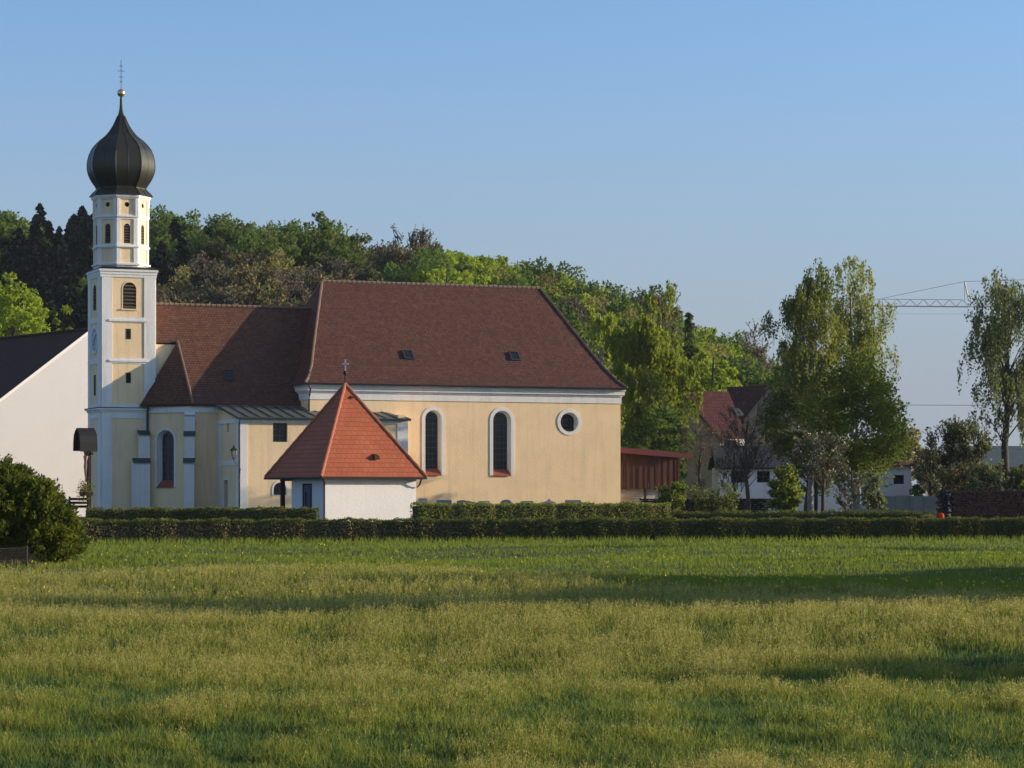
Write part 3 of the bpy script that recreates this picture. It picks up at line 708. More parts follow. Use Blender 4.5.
# onion dome
pxm = lambda v: v / 14.25
prof_px = [(31.3, 197.3), (31.2, 196.8), (29, 194), (26.4, 191.6), (24.6, 189.6), (25.2, 187.6), (27, 185), (30.2, 180), (32.7, 174), (33.7, 167.5), (33.2, 160.7), (30.9, 152.8), (28.4, 148.4), (25.4, 144.6), (21.2, 140.6), (15.8, 136.4), (12.2, 132.2), (9.4, 128.2), (7.2, 124.2), (5.3, 120), (3.6, 116), (2.3, 112), (1.6, 107), (1.3, 101), (1.1, 95)]
def smooth_prof(P, k=3):
    P = np.array(P, float); out = []
    for i in range(len(P) - 1):
        p0, p1, p2, p3 = P[max(i - 1, 0)], P[i], P[i + 1], P[min(i + 2, len(P) - 1)]
        for t in np.arange(k) / k:
            out.append(.5 * ((2 * p1) + (-p0 + p2) * t + (2 * p0 - 5 * p1 + 4 * p2 - p3) * t * t + (-p0 + 3 * p1 - 3 * p2 + p3) * t ** 3))
    out.append(P[-1]); return out
pr = [(pxm(r) / cos(pi / 8) * .93, ty2(y)) for r, y in smooth_prof(prof_px)]
dm = MB(); dm.lathe(pr, 8, (cx, cy), pi / 8)
dome = dm.build('onion_dome', M['copper'], tower)
se = MB()
for k in range(16):
    a = pi / 8 + k * pi / 8; f = 1.0 if k % 2 == 0 else cos(pi / 8)
    pts = [(cx + r * f * cos(a), cy + r * f * sin(a), z) for r, z in pr if r > .2][:: 2]
    se.tube(pts, .035 if k % 2 == 0 else .02, 4)
se.build('dome_seams', M['domeseam'], dome)
bl = MB(); bl.ball((cx, cy, ty2(93)), .28, 12); bl.build('gilded_ball', M['gold'], tower, smooth=True)
cz = MB(); cz.tube([(cx, cy, ty2(97)), (cx, cy, ty2(60))], .02, 5)
for y_, l in ((77, .16), (71, .24), (66, .13)): cz.tube([(cx - l, cy, ty2(y_)), (cx + l, cy, ty2(y_))], .018, 5)
for y_, l in ((82, .10),): cz.tube([(cx - l, cy, ty2(y_)), (cx + l, cy, ty2(y_ - 1))], .02, 5)
cz.build('tower_cross', M['iron'], tower)
# leaning boards stacked by nave corner foot, churchyard path etc. are separate things below

# ================================================================ chapel
PC = R(32.6); DC = 140.0
ox, oy = at(321.2, DC), DC
chapel = thing('mortuary_chapel', 'small white chapel with steep orange pyramid roof and cross before the church', 'chapel', (ox, oy, 0), PC)
S = 6.6; ov = .5; zE = zat(477.2, DC) + .02
cs = MB()
cs.box(ov, S - .38, ov + .0, 4.35, G, zE - .05)
cs.build('wall', M['chapelwhite'], chapel)
LC = plane_T((ov, 4.35), (ov, ov))
d = MB(); d.slab(rect(1.35, 2.35, G, zE - .35), [rect(1.43, 2.27, G + .02, zE - .43)], -.05, -.002, LC, m=0); d.box(1.43, 2.27, -.02, -.003, G + .02, zE - .43, LC, m=1); d.box(1.62, 1.82, -.028, -.021, G + 1.2, zE - .8, LC, m=0)
d.build('door', [M['darkwood'], M['bluedoor']], chapel)
for q_ in ((.62, 5.65), (S - .9, 5.65)):
    p = MB(); p.box(q_[0] - .1, q_[0] + .1, q_[1] - .1, q_[1] + .1, G, zE - .2); p.build('post', M['darkwood'], chapel)
bm_ = MB(); bm_.box(.5, S - .75, 5.56, 5.76, zE - .199, zE - .03); bm_.build('beam', M['darkwood'], chapel)
zA_ = zat(383.5, DC + 3.6)
cr_ = MB(); ap = (S / 2, S / 2, zA_)
E4 = [(0, 0), (S, 0), (S, S), (0, S)]
for k in range(4):
    a, b = E4[k], E4[(k + 1) % 4]
    cr_.face([(a[0], a[1], zE), (b[0], b[1], zE), ap])
    cr_.face([(a[0], a[1], zE), (a[0], a[1], zE - .1), (b[0], b[1], zE - .1), (b[0], b[1], zE)])
cr_.face([(p[0], p[1], zE - .1) for p in reversed(E4)])
roof = cr_.build('roof', M['redtile'], chapel)
h = MB()
for p in E4:
    n = 26; pts = [Vector((p[0], p[1], zE + .03)).lerp(Vector(ap) + Vector((0, 0, .03)), t) for t in np.linspace(0, 1, n)]
    h.tube(pts, [.075 + .02 * (i % 2) for i in range(n)], 6)
h.build('hip_tiles', M['ridgered'], roof)
g = MB()
for k in range(4):
    a, b = E4[k], E4[(k + 1) % 4]; g.tube([(a[0] - .04, a[1] - .04, zE - .05), (b[0] - .04, b[1] - .04, zE - .05)], .07, 6)
g.build('gutter', M['pipe'], roof)
for pts in ([(.12, .0, zE - .1), (.3, .2, zE - .28), (ov - .08, ov - .08, zE - .5), (ov - .08, ov - .08, G)], [(S - .3, .05, zE - .1), (S - .3, .25, zE - .4), (S - .36, .42, zE - .55)]):
    p = MB(); p.tube(pts, .055, 6); p.build('downpipe', M['pipe'], chapel)
# small vents on the front slope
def on_slope(x, t): return Vector((S / 2 + (x - .5) * S * (1 - t), t * S / 2, zE + (zA_ - zE) * t))
for x, t, s_ in ((.58, .2, 1.0), (.62, .85, .5)):
    v = MB(); p = on_slope(x, t)
    v.sheet([p + Vector((-.16 * s_, -.2 * s_, .12 * s_)), p + Vector((.16 * s_, -.2 * s_, .12 * s_)), p + Vector((.1 * s_, .12 * s_, .24 * s_)), p + Vector((-.1 * s_, .12 * s_, .24 * s_))], .2 * s_); v.build('roof_vent', M['darktile'], roof)
c_ = MB(); zt = zA_
c_.tube([(S / 2, S / 2, zt - .1), (S / 2, S / 2, zt + .75)], [.055, .035], 6, m=0); c_.ball((S / 2, S / 2, zt + .62), .12, 8, (1, 1, 1.2), m=0)
TT = Matrix.Translation((S / 2, S / 2, 0)) @ Matrix.Rotation(-PC, 4, 'Z')
c_.box(-.035, .035, -.03, .03, zt + .74, zt + 1.38, TT, m=1); c_.box(-.19, .19, -.03, .03, zt + 1.09, zt + 1.17, TT, m=1)
c_.build('roof_cross', [M['iron'], M['cross']], roof)

# ================================================================ foliage generators
def rg(seed): return np.random.default_rng(seed)
def unit(v): return v / np.maximum(np.linalg.norm(v, axis=1), 1e-9)[:, None]
def leaves(P, size, r, flat=.0, dirs=None, asp=.55):
    """diamond leaves at the points P"""
    n = len(P); s = size * r.uniform(.6, 1.3, n)[:, None]
    u = unit(r.normal(size=(n, 3))) if dirs is None else unit(dirs + .35 * r.normal(size=(n, 3)))
    t = unit(np.cross(u, r.normal(size=(n, 3))))
    V = np.stack([P - u * s, P - t * s * asp, P + u * s, P + t * s * asp], 1).reshape(-1, 3)
    return V, np.arange(4 * n).reshape(-1, 4)
def sticks(P, Q, w):
    n = len(P); d = unit(Q - P); a = np.where(np.abs(d[:, 2:]) < .9, [[0, 0, 1.]], [[1., 0, 0]])
    u = unit(np.cross(d, a)); v = np.cross(d, u); w = np.broadcast_to(np.asarray(w, float).reshape(-1, 1), (n, 1))
    k = [u, -.5 * u + .866 * v, -.5 * u - .866 * v]
    V = np.stack([P + x * w for x in k] + [Q + x * w * .5 for x in k], 1).reshape(-1, 3)
    b = np.arange(n)[:, None] * 6
    Fq = np.concatenate([b + [0, 1, 4, 3], b + [1, 2, 5, 4], b + [2, 0, 3, 5]])
    return V, Fq
def join(parts):
    Vs, Fs, o = [], [], 0
    for V, f in parts: Vs.append(V); Fs.append(f + o); o += len(V)
    return np.concatenate(Vs), np.concatenate(Fs)
def limbs(H, targets, r, r0, z0f=.25, lean=(0, 0)):
    """tapered trunk and limbs that reach for the clump centres"""
    parts = []
    zs = np.linspace(0, .93 * H, 10) * (.9 if z0f > .1 and len(targets) else 1); wob = np.cumsum(r.normal(0, .012 * H, (10, 2)), 0) * .5; wob[0] = 0
    tp = np.stack([wob[:, 0] + lean[0] * zs / H, wob[:, 1] + lean[1] * zs / H, zs], 1); rad = r0 * (1 - zs / (H * 1.02)) ** .8 + .02
    n = 8; a = np.arange(n) * 2 * pi / n
    V = (tp[:, None, :] + rad[:, None, None] * np.stack([np.cos(a), np.sin(a), 0 * a], 1)[None]).reshape(-1, 3)
    Fq = [[i * n + k, i * n + (k + 1) % n, (i + 1) * n + (k + 1) % n, (i + 1) * n + k] for i in range(9) for k in range(n)]
    parts.append((V, np.array(Fq)))
    for t in targets:
        zb = max(z0f * H, min(.88 * H, t[2] - r.uniform(.25, .6) * np.hypot(t[0], t[1]) - .05 * H))
        i = min(8, int(zb / (.93 * H) * 9)); b = tp[i] + (tp[i + 1] - tp[i]) * (zb / (.93 * H) * 9 - i)
        rb = r0 * (1 - zb / (H * 1.02)) ** .8 * .42
        mid = (b + t) / 2 + np.array([0, 0, .06 * np.linalg.norm(t - b)]) + r.normal(0, .03 * np.linalg.norm(t - b), 3)
        parts.append(sticks(np.array([b, mid]), np.array([mid, t]), [rb, rb * .55]))
    return join(parts)
def crown_clumps(r, n, H, zlo, rx, ry=None, top=.5, shell=.55, zpow=1.0):
    """clump centres in an uneven egg-shaped crown"""
    ry = ry or rx; d = unit(r.normal(size=(n, 3))); rr_ = (r.uniform(shell ** 3, 1, n) ** (1 / 3))[:, None]
    lob = 1 + .16 * np.sin(3 * np.arctan2(d[:, 1], d[:, 0]) + r.uniform(0, 6)) + .12 * np.sin(5 * d[:, 2] + r.uniform(0, 6)) + r.normal(0, .06, n)
    p = d * rr_ * lob[:, None]; zc = (H + zlo) / 2; hz = (H - zlo) / 2
    f = 1 - .25 * np.clip(p[:, 2], 0, 1) ** 2
    return np.stack([p[:, 0] * rx * f, p[:, 1] * ry * f, zc + p[:, 2] * hz * .95], 1)
def gen_tree(kind, H, W, r, leaf=.14, dens=1.0, zlo=.2, clumps=70, trunk=.0):
    """returns (trunk V,F), (crown V,F). W = crown radius"""
    r0 = trunk or H * .018
    if kind == 'broad':
        C = crown_clumps(r, clumps, H, zlo * H, W); per = int(70 * dens)
        cr2 = W * .26 * r.uniform(.6, 1.25, clumps)
        off = unit(r.normal(size=(clumps * per, 3))) * (r.uniform(.15, 1, clumps * per) ** .45)[:, None] * np.repeat(cr2, per)[:, None] * [1, 1, .72]
        P = np.repeat(C, per, 0) + off
        return limbs(H, C[: min(clumps, 34)], r, r0, zlo * .8), leaves(P, leaf, r)
    if kind == 'weep':
        C = crown_clumps(r, clumps, H, zlo * H + 1.0, W, shell=.35); ns = int(clumps * 9 * dens)
        nb = max(10, clumps // 4); big = C[:nb]; cl = big[r.integers(0, nb, clumps)] + np.clip(r.normal(0, 1, (clumps, 3)), -1.8, 1.8) * W * [.24, .24, .2]
        cl[: clumps // 3] = C[: clumps // 3]; C = cl
        st = C[r.integers(0, clumps, ns)] + np.clip(r.normal(0, W * .075, (ns, 3)), -W * .16, W * .16); L = r.uniform(.35, 1, ns) ** 2 * 2.1 * min(1.3, H / 14)
        L = np.minimum(L, np.maximum(st[:, 2] - zlo * H * .6, .3))
        out = st.copy(); out[:, 2] = 0; out = unit(out)
        per = 13; t = (np.arange(per) / per)[None, :, None] + r.uniform(0, .08, (ns, per, 1))
        P = st[:, None, :] + out[:, None, :] * .45 * np.sqrt(t) * W * .12 - np.array([0, 0, 1.])[None, None] * t * L[:, None, None]
        P = P.reshape(-1, 3) + r.normal(0, .07, (ns * per, 3))
        lv = leaves(P, leaf, r, dirs=np.tile([[0, 0, -1.]], (len(P), 1)) * .8)
        tw_ = sticks(st, st + out * W * .05 - np.stack([0 * L, 0 * L, L * .8], 1), .007)
        tk = limbs(H, C[: min(clumps, 40)], r, r0, zlo * .9)
        return join([tk, tw_]), lv
    if kind == 'bare':
        C = crown_clumps(r, clumps, H, zlo * H, W, shell=.2); ns = int(clumps * 11 * dens)
        i = r.integers(0, clumps, ns); out = C[i] * [1, 1, 0]; out = unit(out + 1e-6) * .55 + [0, 0, 1.0] + r.normal(0, .35, (ns, 3)); out = unit(out)
        L = W * r.uniform(.2, .5, ns)[:, None]; a = C[i] + r.normal(0, W * .08, (ns, 3)); b = a + out * L
        k = r.integers(0, ns, ns * 2); a2 = a[k] + (b[k] - a[k]) * r.uniform(.2, .9, (ns * 2, 1)); b2 = a2 + unit(out[k] + r.normal(0, .5, (ns * 2, 3))) * L[k] * .5
        tk = limbs(H, C[: min(clumps, 46)], r, r0, zlo * .7)
        return join([tk, sticks(a, b, leaf * .16), sticks(a2, b2, leaf * .10)]), leaves(np.concatenate([b2, b]) + r.normal(0, .06, (ns * 3, 3)), leaf * .55, r)
    if kind == 'spruce':
        n = int(260 * dens); t = r.uniform(0, 1, n) ** .8; z = H * (.06 + .94 * t); rad = W * (1 - t) ** .7 * r.uniform(.7, 1.2, n) + .15
        a = r.uniform(0, 2 * pi, n); per = 9; s = r.uniform(.12, 1, (n, per))
        px_ = np.cos(a)[:, None] * rad[:, None] * s; py_ = np.sin(a)[:, None] * rad[:, None] * s; pz_ = z[:, None] - .38 * rad[:, None] * s + .12 * rad[:, None] * s ** 2
        P = np.stack([px_, py_, pz_], -1).reshape(-1, 3) + r.normal(0, .1, (n * per, 3))
        dr = np.repeat(np.stack([np.cos(a), np.sin(a), -.5 + 0 * a], 1), per, 0)
        return limbs(H, [], r, r0), leaves(P, leaf, r, dirs=dr, asp=.5)
def tree(name, label, cat, px, D, y_top, W_px, kind, leafm, seed, leaf=.14, dens=1.0, zlo=.2, clumps=70, barkm='bark', group=None, trunk=0, twigleaf=None, z0=None):
    x = at(px, D); z = gz(x, D) - .05; H = zat(y_top, D) - z; W = W_px / F * D
    r = rg(seed); tk, cw_ = gen_tree(kind, H, W, r, leaf, dens, zlo, clumps, trunk)
    t = thing(name, label, cat, (x, D, z), 0, group)
    arr_obj('trunk', tk[0], tk[1], M[barkm], parent=t); arr_obj('crown', cw_[0], cw_[1], M[leafm], parent=t)
    return t

# ================================================================ wooded hillside (stuff, instanced protos)
pc = bpy.data.collections.new('wood_prototypes')
protos = []
def proto(kind, leafm, H, W, seed, **k):
    tk, cw_ = gen_tree(kind, H, W, rg(seed), **k)
    V, Fq = join([tk, cw_]); mi = np.concatenate([np.zeros(len(tk[1])), np.ones(len(cw_[1]))])
    o = arr_obj('wood_%02d_tree' % len(protos), V, Fq, [M['bark'], M[leafm]], mi, linkit=False); pc.objects.link(o); protos.append(o)
proto('spruce', 'spruce', 20, 4.6, 1, leaf=.5, dens=1.3)                                   # 0
proto('spruce', 'spruce', 18.5, 4.8, 2, leaf=.5, dens=1.3)                                   # 1
proto('broad', 'beech', 15, 5.0, 3, leaf=.27, clumps=90, dens=.9, zlo=.12)       # 2
proto('broad', 'beech', 14, 4.4, 4, leaf=.27, clumps=80, dens=.9, zlo=.12)       # 3
proto('broad', 'lime', 14, 4.6, 5, leaf=.26, clumps=90, dens=.9, zlo=.1)         # 4
proto('broad', 'lime', 13, 4.0, 6, leaf=.25, clumps=80, dens=.9, zlo=.1)         # 5
proto('bare', 'brown', 13, 3.8, 7, leaf=.36, clumps=70, dens=2.2, zlo=.2)        # 6
proto('bare', 'brown', 12, 3.4, 8, leaf=.36, clumps=70, dens=2.2, zlo=.15)       # 7
proto('bare', 'olive', 13, 4.0, 9, leaf=.50, clumps=60, dens=1.6, zlo=.15)       # 8
proto('broad', 'olive', 13, 4.2, 10, leaf=.24, clumps=80, dens=.7, zlo=.15)      # 9
r = rg(77); pts = []; kinds = []; scl = []
yy = 238.0
while yy < 402:
    x0, x1 = at(-60, yy) - 4, at(800, yy) + 2
    for x in np.arange(x0, x1, 4.5):
        X_, Y_ = x + r.uniform(-2.0, 2.0), yy + r.uniform(-2.2, 2.2)
        px = 512 + X_ / Y_ * F; zg = gz(X_, Y_)
        if zg < .9 and px > 420: continue
        if px > 770 and Y_ < 330: continue
        if px > 640 and Y_ < 268: continue
        t_ = (Y_ - 238) / 150; u_ = r.uniform()
        if px < 150 + 25 * sin(Y_ * .1): k = (0, 1)[u_ < .5] if u_ < .97 else 2
        elif px < 330:
            if t_ < .62: k = (6, 7, 8)[int(u_ * 3)] if u_ < .92 else 9
            elif px < 215: k = (0, 1, 2, 2, 3)[int(u_ * 5)]
            else: k = (2, 3, 9, 2, 8)[int(u_ * 5)]
        elif px < 410: k = (6, 9, 8, 2, 9)[int(u_ * 5)]
        elif px < 560: k = (4, 5, 4, 4, 9, 5, 2)[int(u_ * 7)]
        else: k = (4, 5, 4, 9, 6, 5, 2)[int(u_ * 7)]
        s_ = r.uniform(.80, 1.02)
        if k < 2: s_ *= .70
        pts.append((X_, Y_, zg - .3)); kinds.append(k); scl.append(s_)
    yy += 5.2
me = bpy.data.meshes.new('hillside_wood'); me.from_pydata(pts, [], [])
wood = link(bpy.data.objects.new('hillside_wood', me)); tag(wood, 'dense mixed wood of dark spruces, bare brown and fresh green trees covering the hill behind the church', 'wood', kind='stuff')
for nm, ty_, vals in (('kind_index', 'INT', kinds), ('size', 'FLOAT', scl), ('turn', 'FLOAT', list(r.uniform(0, 6.28, len(pts))))):
    me.attributes.new(nm, ty_, 'POINT').data.foreach_set('value', vals)
ng = bpy.data.node_groups.new('plant_wood', 'GeometryNodeTree')
ng.interface.new_socket('Geometry', in_out='INPUT', socket_type='NodeSocketGeometry'); ng.interface.new_socket('Geometry', in_out='OUTPUT', socket_type='NodeSocketGeometry')
gi = ng.nodes.new('NodeGroupInput'); go = ng.nodes.new('NodeGroupOutput')
ip = ng.nodes.new('GeometryNodeInstanceOnPoints'); ci = ng.nodes.new('GeometryNodeCollectionInfo')
ci.inputs[0].default_value = pc; ci.inputs[1].default_value = True; ci.inputs[2].default_value = True
def attr(n_, t_):
    a = ng.nodes.new('GeometryNodeInputNamedAttribute'); a.data_type = t_; a.inputs[0].default_value = n_; return a.outputs[0]
cx_ = ng.nodes.new('ShaderNodeCombineXYZ'); L = ng.links
L.new(attr('turn', 'FLOAT'), cx_.inputs[2]); er = ng.nodes.new('FunctionNodeEulerToRotation'); L.new(cx_.outputs[0], er.inputs[0])
L.new(gi.outputs[0], ip.inputs['Points']); L.new(ci.outputs[0], ip.inputs['Instance']); ip.inputs['Pick Instance'].default_value = True
L.new(attr('kind_index', 'INT'), ip.inputs['Instance Index']); L.new(er.outputs[0], ip.inputs['Rotation']); L.new(attr('size', 'FLOAT'), ip.inputs['Scale'])
L.new(ip.outputs[0], go.inputs[0])
md = wood.modifiers.new('plant', 'NODES'); md.node_group = ng

# ================================================================ trees one can tell apart
tree('leafy_tree', 'bright yellow green tree left of the tower behind the white barn', 'tree', 14, 224, 268, 38, 'broad', 'lime', 21, leaf=.17, clumps=150, dens=1.2, zlo=.2)
tree('leafy_tree', 'small bright green tree just above the ridge of the white barn', 'tree', 62, 222, 306, 22, 'broad', 'lime', 22, leaf=.16, clumps=90, dens=1.0, zlo=.2)
tree('hill_tree', 'round fresh green tree above the middle of the nave ridge', 'tree', 447, 300, 252, 42, 'broad', 'lime', 23, leaf=.3, clumps=80, dens=1.1, zlo=.05)
tree('hill_tree', 'deep green tree on the skyline over the left end of the nave', 'tree', 320, 345, 214, 30, 'broad', 'beech', 24, leaf=.3, clumps=70, dens=1.0, zlo=.1)
tree('bare_tree', 'brown half bare tree on the skyline above the nave roof', 'tree', 412, 352, 230, 27, 'bare', 'brown', 25, leaf=.4, clumps=70, dens=1.0, zlo=.2)
tree('weeping_birch', 'tall bright green weeping birch just right of the nave roof', 'tree', 642, 222, 290, 42, 'weep', 'weep', 26, leaf=.17, clumps=190, dens=1.5, zlo=.08, barkm='birchbark')
tree('weeping_birch', 'narrower weeping birch half hidden by the hip of the nave roof', 'tree', 600, 232, 300, 34, 'weep', 'weep', 27, leaf=.17, clumps=120, dens=1.4, zlo=.08, barkm='birchbark')
tree('round_tree', 'low dark green round tree above the wooden shed', 'tree', 660, 214, 404, 31, 'broad', 'beech', 28, leaf=.17, clumps=90, dens=1.3, zlo=.15)
tree('leafy_tree', 'broad yellow green tree behind the maroon barn roof', 'tree', 712, 262, 346, 34, 'broad', 'lime', 29, leaf=.24, clumps=80, dens=1.1, zlo=.1)
tree('bare_tree', 'thin bare tree with crooked twigs against the sky right of the weeping birch', 'tree', 662, 252, 284, 22, 'bare', 'olive', 30, leaf=.30, clumps=44, dens=.5, zlo=.35)
tree('small_spruce', 'small dark spruce on the skyline right of the crooked bare tree', 'tree', 689, 300, 313, 15, 'spruce', 'beech', 31, leaf=.3, dens=.7)
tree('bare_tree', 'greyish bare tree on the skyline left of the big birch', 'tree', 752, 285, 338, 24, 'bare', 'brown', 32, leaf=.26, clumps=90, dens=.9, zlo=.2)
# the birch group right
tree('birch', 'tall dark weeping birch on the left of the birch pair beside the white farm building', 'tree', 811, 175, 241, 34, 'weep', 'birch', 33, leaf=.105, clumps=230, dens=.62, zlo=.3, barkm='birchbark', trunk=.19)
tree('birch', 'pale yellow green birch on the right of the birch pair', 'tree', 856, 178, 254, 30, 'weep', 'birchpale', 134, leaf=.10, clumps=210, dens=.5, zlo=.4, barkm='birchbark', trunk=.2)
tree('birch', 'lower broad green birch in front of the tall birch pair', 'tree', 858, 170, 360, 50, 'broad', 'lowgreen', 135, leaf=.12, clumps=330, dens=.9, zlo=.18, barkm='birchbark', trunk=.14)
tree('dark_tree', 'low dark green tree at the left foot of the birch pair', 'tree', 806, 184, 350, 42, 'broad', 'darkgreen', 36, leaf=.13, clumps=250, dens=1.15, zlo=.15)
tree('birch', 'grey green birch standing alone at the right edge', 'tree', 1009, 168, 250, 38, 'weep', 'birchgrey', 37, leaf=.10, clumps=230, dens=.62, zlo=.32, barkm='bark', trunk=.26)
tree('birch', 'lower side birch at the right edge behind the grey green one', 'tree', 1034, 176, 330, 26, 'weep', 'birchpale', 38, leaf=.12, clumps=80, dens=.6, zlo=.3, barkm='bark', trunk=.14)
tree('bare_tree', 'dark leafless garden tree before the maroon roof', 'tree', 748, 168, 402, 30, 'bare', 'brown', 39, leaf=.16, clumps=60, dens=.35, zlo=.3, trunk=.14)
tree('bare_tree', 'slim leafless tree before the white farm wall', 'tree', 733, 170, 440, 18, 'bare', 'brown', 40, leaf=.16, clumps=34, dens=.3, zlo=.3, trunk=.1)
tree('bare_tree', 'wiry bare tree before the tan brick gable', 'tree', 699, 205, 420, 20, 'bare', 'brown', 52, leaf=.14, clumps=40, dens=.5, zlo=.3, trunk=.12)
tree('blossom_tree', 'white blossoming fruit tree before the white farm building', 'fruit tree', 822, 160, 424, 26, 'bare', 'blossom', 41, leaf=.15, clumps=50, dens=.8, zlo=.3, trunk=.12)
tree('blossom_tree', 'small white flowering bush at the foot of the big birch', 'bush', 850, 156, 468, 14, 'bare', 'blossom', 42, leaf=.14, clumps=36, dens=.8, zlo=.1, trunk=.08)
tree('leafy_bush', 'bright green leafy bush before the white farm wall', 'bush', 785, 150, 472, 14, 'bare', 'lime', 43, leaf=.17, clumps=70, dens=1.6, zlo=.05, trunk=.06)
tree('leafy_bush', 'fresh green shrub beside the wooden shed', 'bush', 672, 152, 484, 14, 'bare', 'lime', 44, leaf=.16, clumps=40, dens=1.2, zlo=.05, trunk=.05)
tree('leafy_bush', 'low sprawling green shrub between shed and farm wall', 'bush', 712, 154, 488, 20, 'bare', 'lime', 45, leaf=.13, clumps=50, dens=1.0, zlo=.02, trunk=.05)
tree('leafy_bush', 'grey green shrub at the foot of the lone birch', 'bush', 988, 166, 466, 17, 'bare', 'birchgrey', 53, leaf=.17, clumps=70, dens=1.1, zlo=.05, trunk=.07)
tree('leafy_bush', 'green shrub at the very right edge before the pale house', 'bush', 1021, 165, 462, 11, 'bare', 'birch', 54, leaf=.17, clumps=60, dens=1.1, zlo=.05, trunk=.07)
tree('fruit_tree', 'loose olive fruit tree left of the lone birch', 'fruit tree', 962, 182, 418, 26, 'bare', 'birchgrey', 46, leaf=.24, clumps=80, dens=1.1, zlo=.2, trunk=.14)
tree('fruit_tree', 'blossoming fruit tree between lean-to and right house', 'fruit tree', 929, 176, 440, 15, 'bare', 'blossom', 47, leaf=.15, clumps=45, dens=.8, zlo=.15, trunk=.12)
tree('leafy_bush', 'dense dark bush right of the lean-to', 'bush', 930, 182, 452, 17, 'broad', 'beech', 48, leaf=.13, clumps=70, dens=1.2, zlo=.02, trunk=.08)
tree('leafy_tree', 'olive green tree rising right behind the lean-to roof', 'tree', 903, 209, 420, 28, 'broad', 'olive', 49, leaf=.15, clumps=90, dens=1.1, zlo=.1, trunk=.15)
tree('leafy_bush', 'low olive bush before the pale right house', 'bush', 968, 170, 462, 20, 'bare', 'olive', 50, leaf=.2, clumps=50, dens=1.0, zlo=.05, trunk=.07)
tree('leafy_bush', 'grey green bush before the lean-to wall', 'bush', 874, 158, 474, 10, 'bare', 'birchgrey', 51, leaf=.2, clumps=44, dens=.9, zlo=.05, trunk=.06)

# ================================================================ hedges
def hedge(name, label, px0, D0, px1, D1, h, dep, leafm, seed, leaf=.06, n_per=26, zb=0, low=None, group=None, ragged=.05):
    x0, x1 = at(px0, D0), at(px1, D1); L_ = math.hypot(x1 - x0, D1 - D0)
    dx, dy = (x1 - x0) / L_, (D1 - D0) / L_; r = rg(seed)
    def tr3(s, t, z):
        X_ = x0 + dx * s - dy * t; Y_ = D0 + dy * s + dx * t
        return np.stack([X_, Y_, ground(X_, Y_) + zb + z], 1)
    nseg = max(4, int(L_ / 1.0)); mb = MB(); s = np.linspace(.12, L_ - .12, nseg)
    rows_ = [(.1, .0), (.05, h * .9), (.18, h - .07), (dep - .18, h - .07), (dep - .05, h * .9), (dep - .1, 0)]
    V = np.concatenate([tr3(s, np.full(nseg, t), np.full(nseg, z)) for t, z in rows_]); n = nseg
    Fq = [[j * n + i, j * n + i + 1, (j + 1) * n + i + 1, (j + 1) * n + i] for j in range(5) for i in range(n - 1)]
    Fq += [[0, n, 4 * n, 5 * n], [n, 2 * n, 3 * n, 4 * n], [n - 1, 6 * n - 1, 5 * n - 1, 2 * n - 1], [2 * n - 1, 5 * n - 1, 4 * n - 1, 3 * n - 1]]
    nl = int(L_ * (h + dep + .6) * n_per * 10)
    s_ = r.uniform(0, L_, nl); q_ = r.uniform(0, h + dep + h * .25, nl); bul = .035 * np.sin(s_ * 2.1 + 1) + .03 * np.sin(s_ * 5.3) + .02 * np.sin(s_ * 11)
    t = np.where(q_ < h, 0, np.where(q_ < h + dep, q_ - h, dep)); z = np.where(q_ < h, q_, np.where(q_ < h + dep, h, h - (q_ - h - dep)))
    t = t + r.normal(0, ragged, nl) - bul; z = z + r.normal(0, ragged, nl) * (q_ > h * .8) + bul * (z > h * .7)
    ends = r.uniform(0, 1, nl) < dep / L_ * .5; s_[ends] = np.where(r.uniform(size=ends.sum()) < .5, 0, L_); t[ends] = r.uniform(0, dep, ends.sum()); z[ends] = r.uniform(0, h, ends.sum())
    lv = leaves(tr3(s_, t, np.maximum(z, .02)), leaf, r)
    V2, F2 = join([(V, np.array(Fq)), lv]); mi = np.ones(len(F2)); mi[: len(Fq)] = 0
    mats = [M['hedgecore'], M[leafm]]
    if low:
        mats.append(M[low[0]]); sel = (q_ < h * low[1]) & (s_ < L_ * low[2] * (1 + .15 * np.sin(s_))); sel &= r.uniform(size=nl) < .9 * (1 - sstep(.45, 1.0, s_ / (L_ * low[2])))
        mi[len(Fq):][sel] = 2
    # upright twigs inside the face
    o = arr_obj(name, V2, F2, mats, mi); return tag(o, label, 'hedge', group)
hedge('clipped_hedge', 'long low clipped hedge along the far meadow edge, brown and twiggy at its left', 84, 117.8, 1075, 127.2, 1.02, 1.1, 'hedge', 61, leaf=.05, n_per=34, ragged=.035, low=('hedgetwig', .85, .48))
hedge('clipped_hedge', 'dark clipped hedge before the tower and choir, left of the chapel', 86, 131, 319, 132.5, 1.0, .9, 'hedge', 62, leaf=.055, n_per=30, ragged=.035)
hedge('clipped_hedge', 'taller clipped hedge with a rounded end before the nave', 418, 134, 671, 139.5, 1.2, 1.2, 'hedge3', 63, leaf=.055, n_per=30, ragged=.035)
hedge('clipped_hedge', 'low hedge strip behind the meadow hedge in front of the farm garden', 674, 140, 936, 141, .72, 1.0, 'hedge', 64, leaf=.06, n_per=20, ragged=.07)

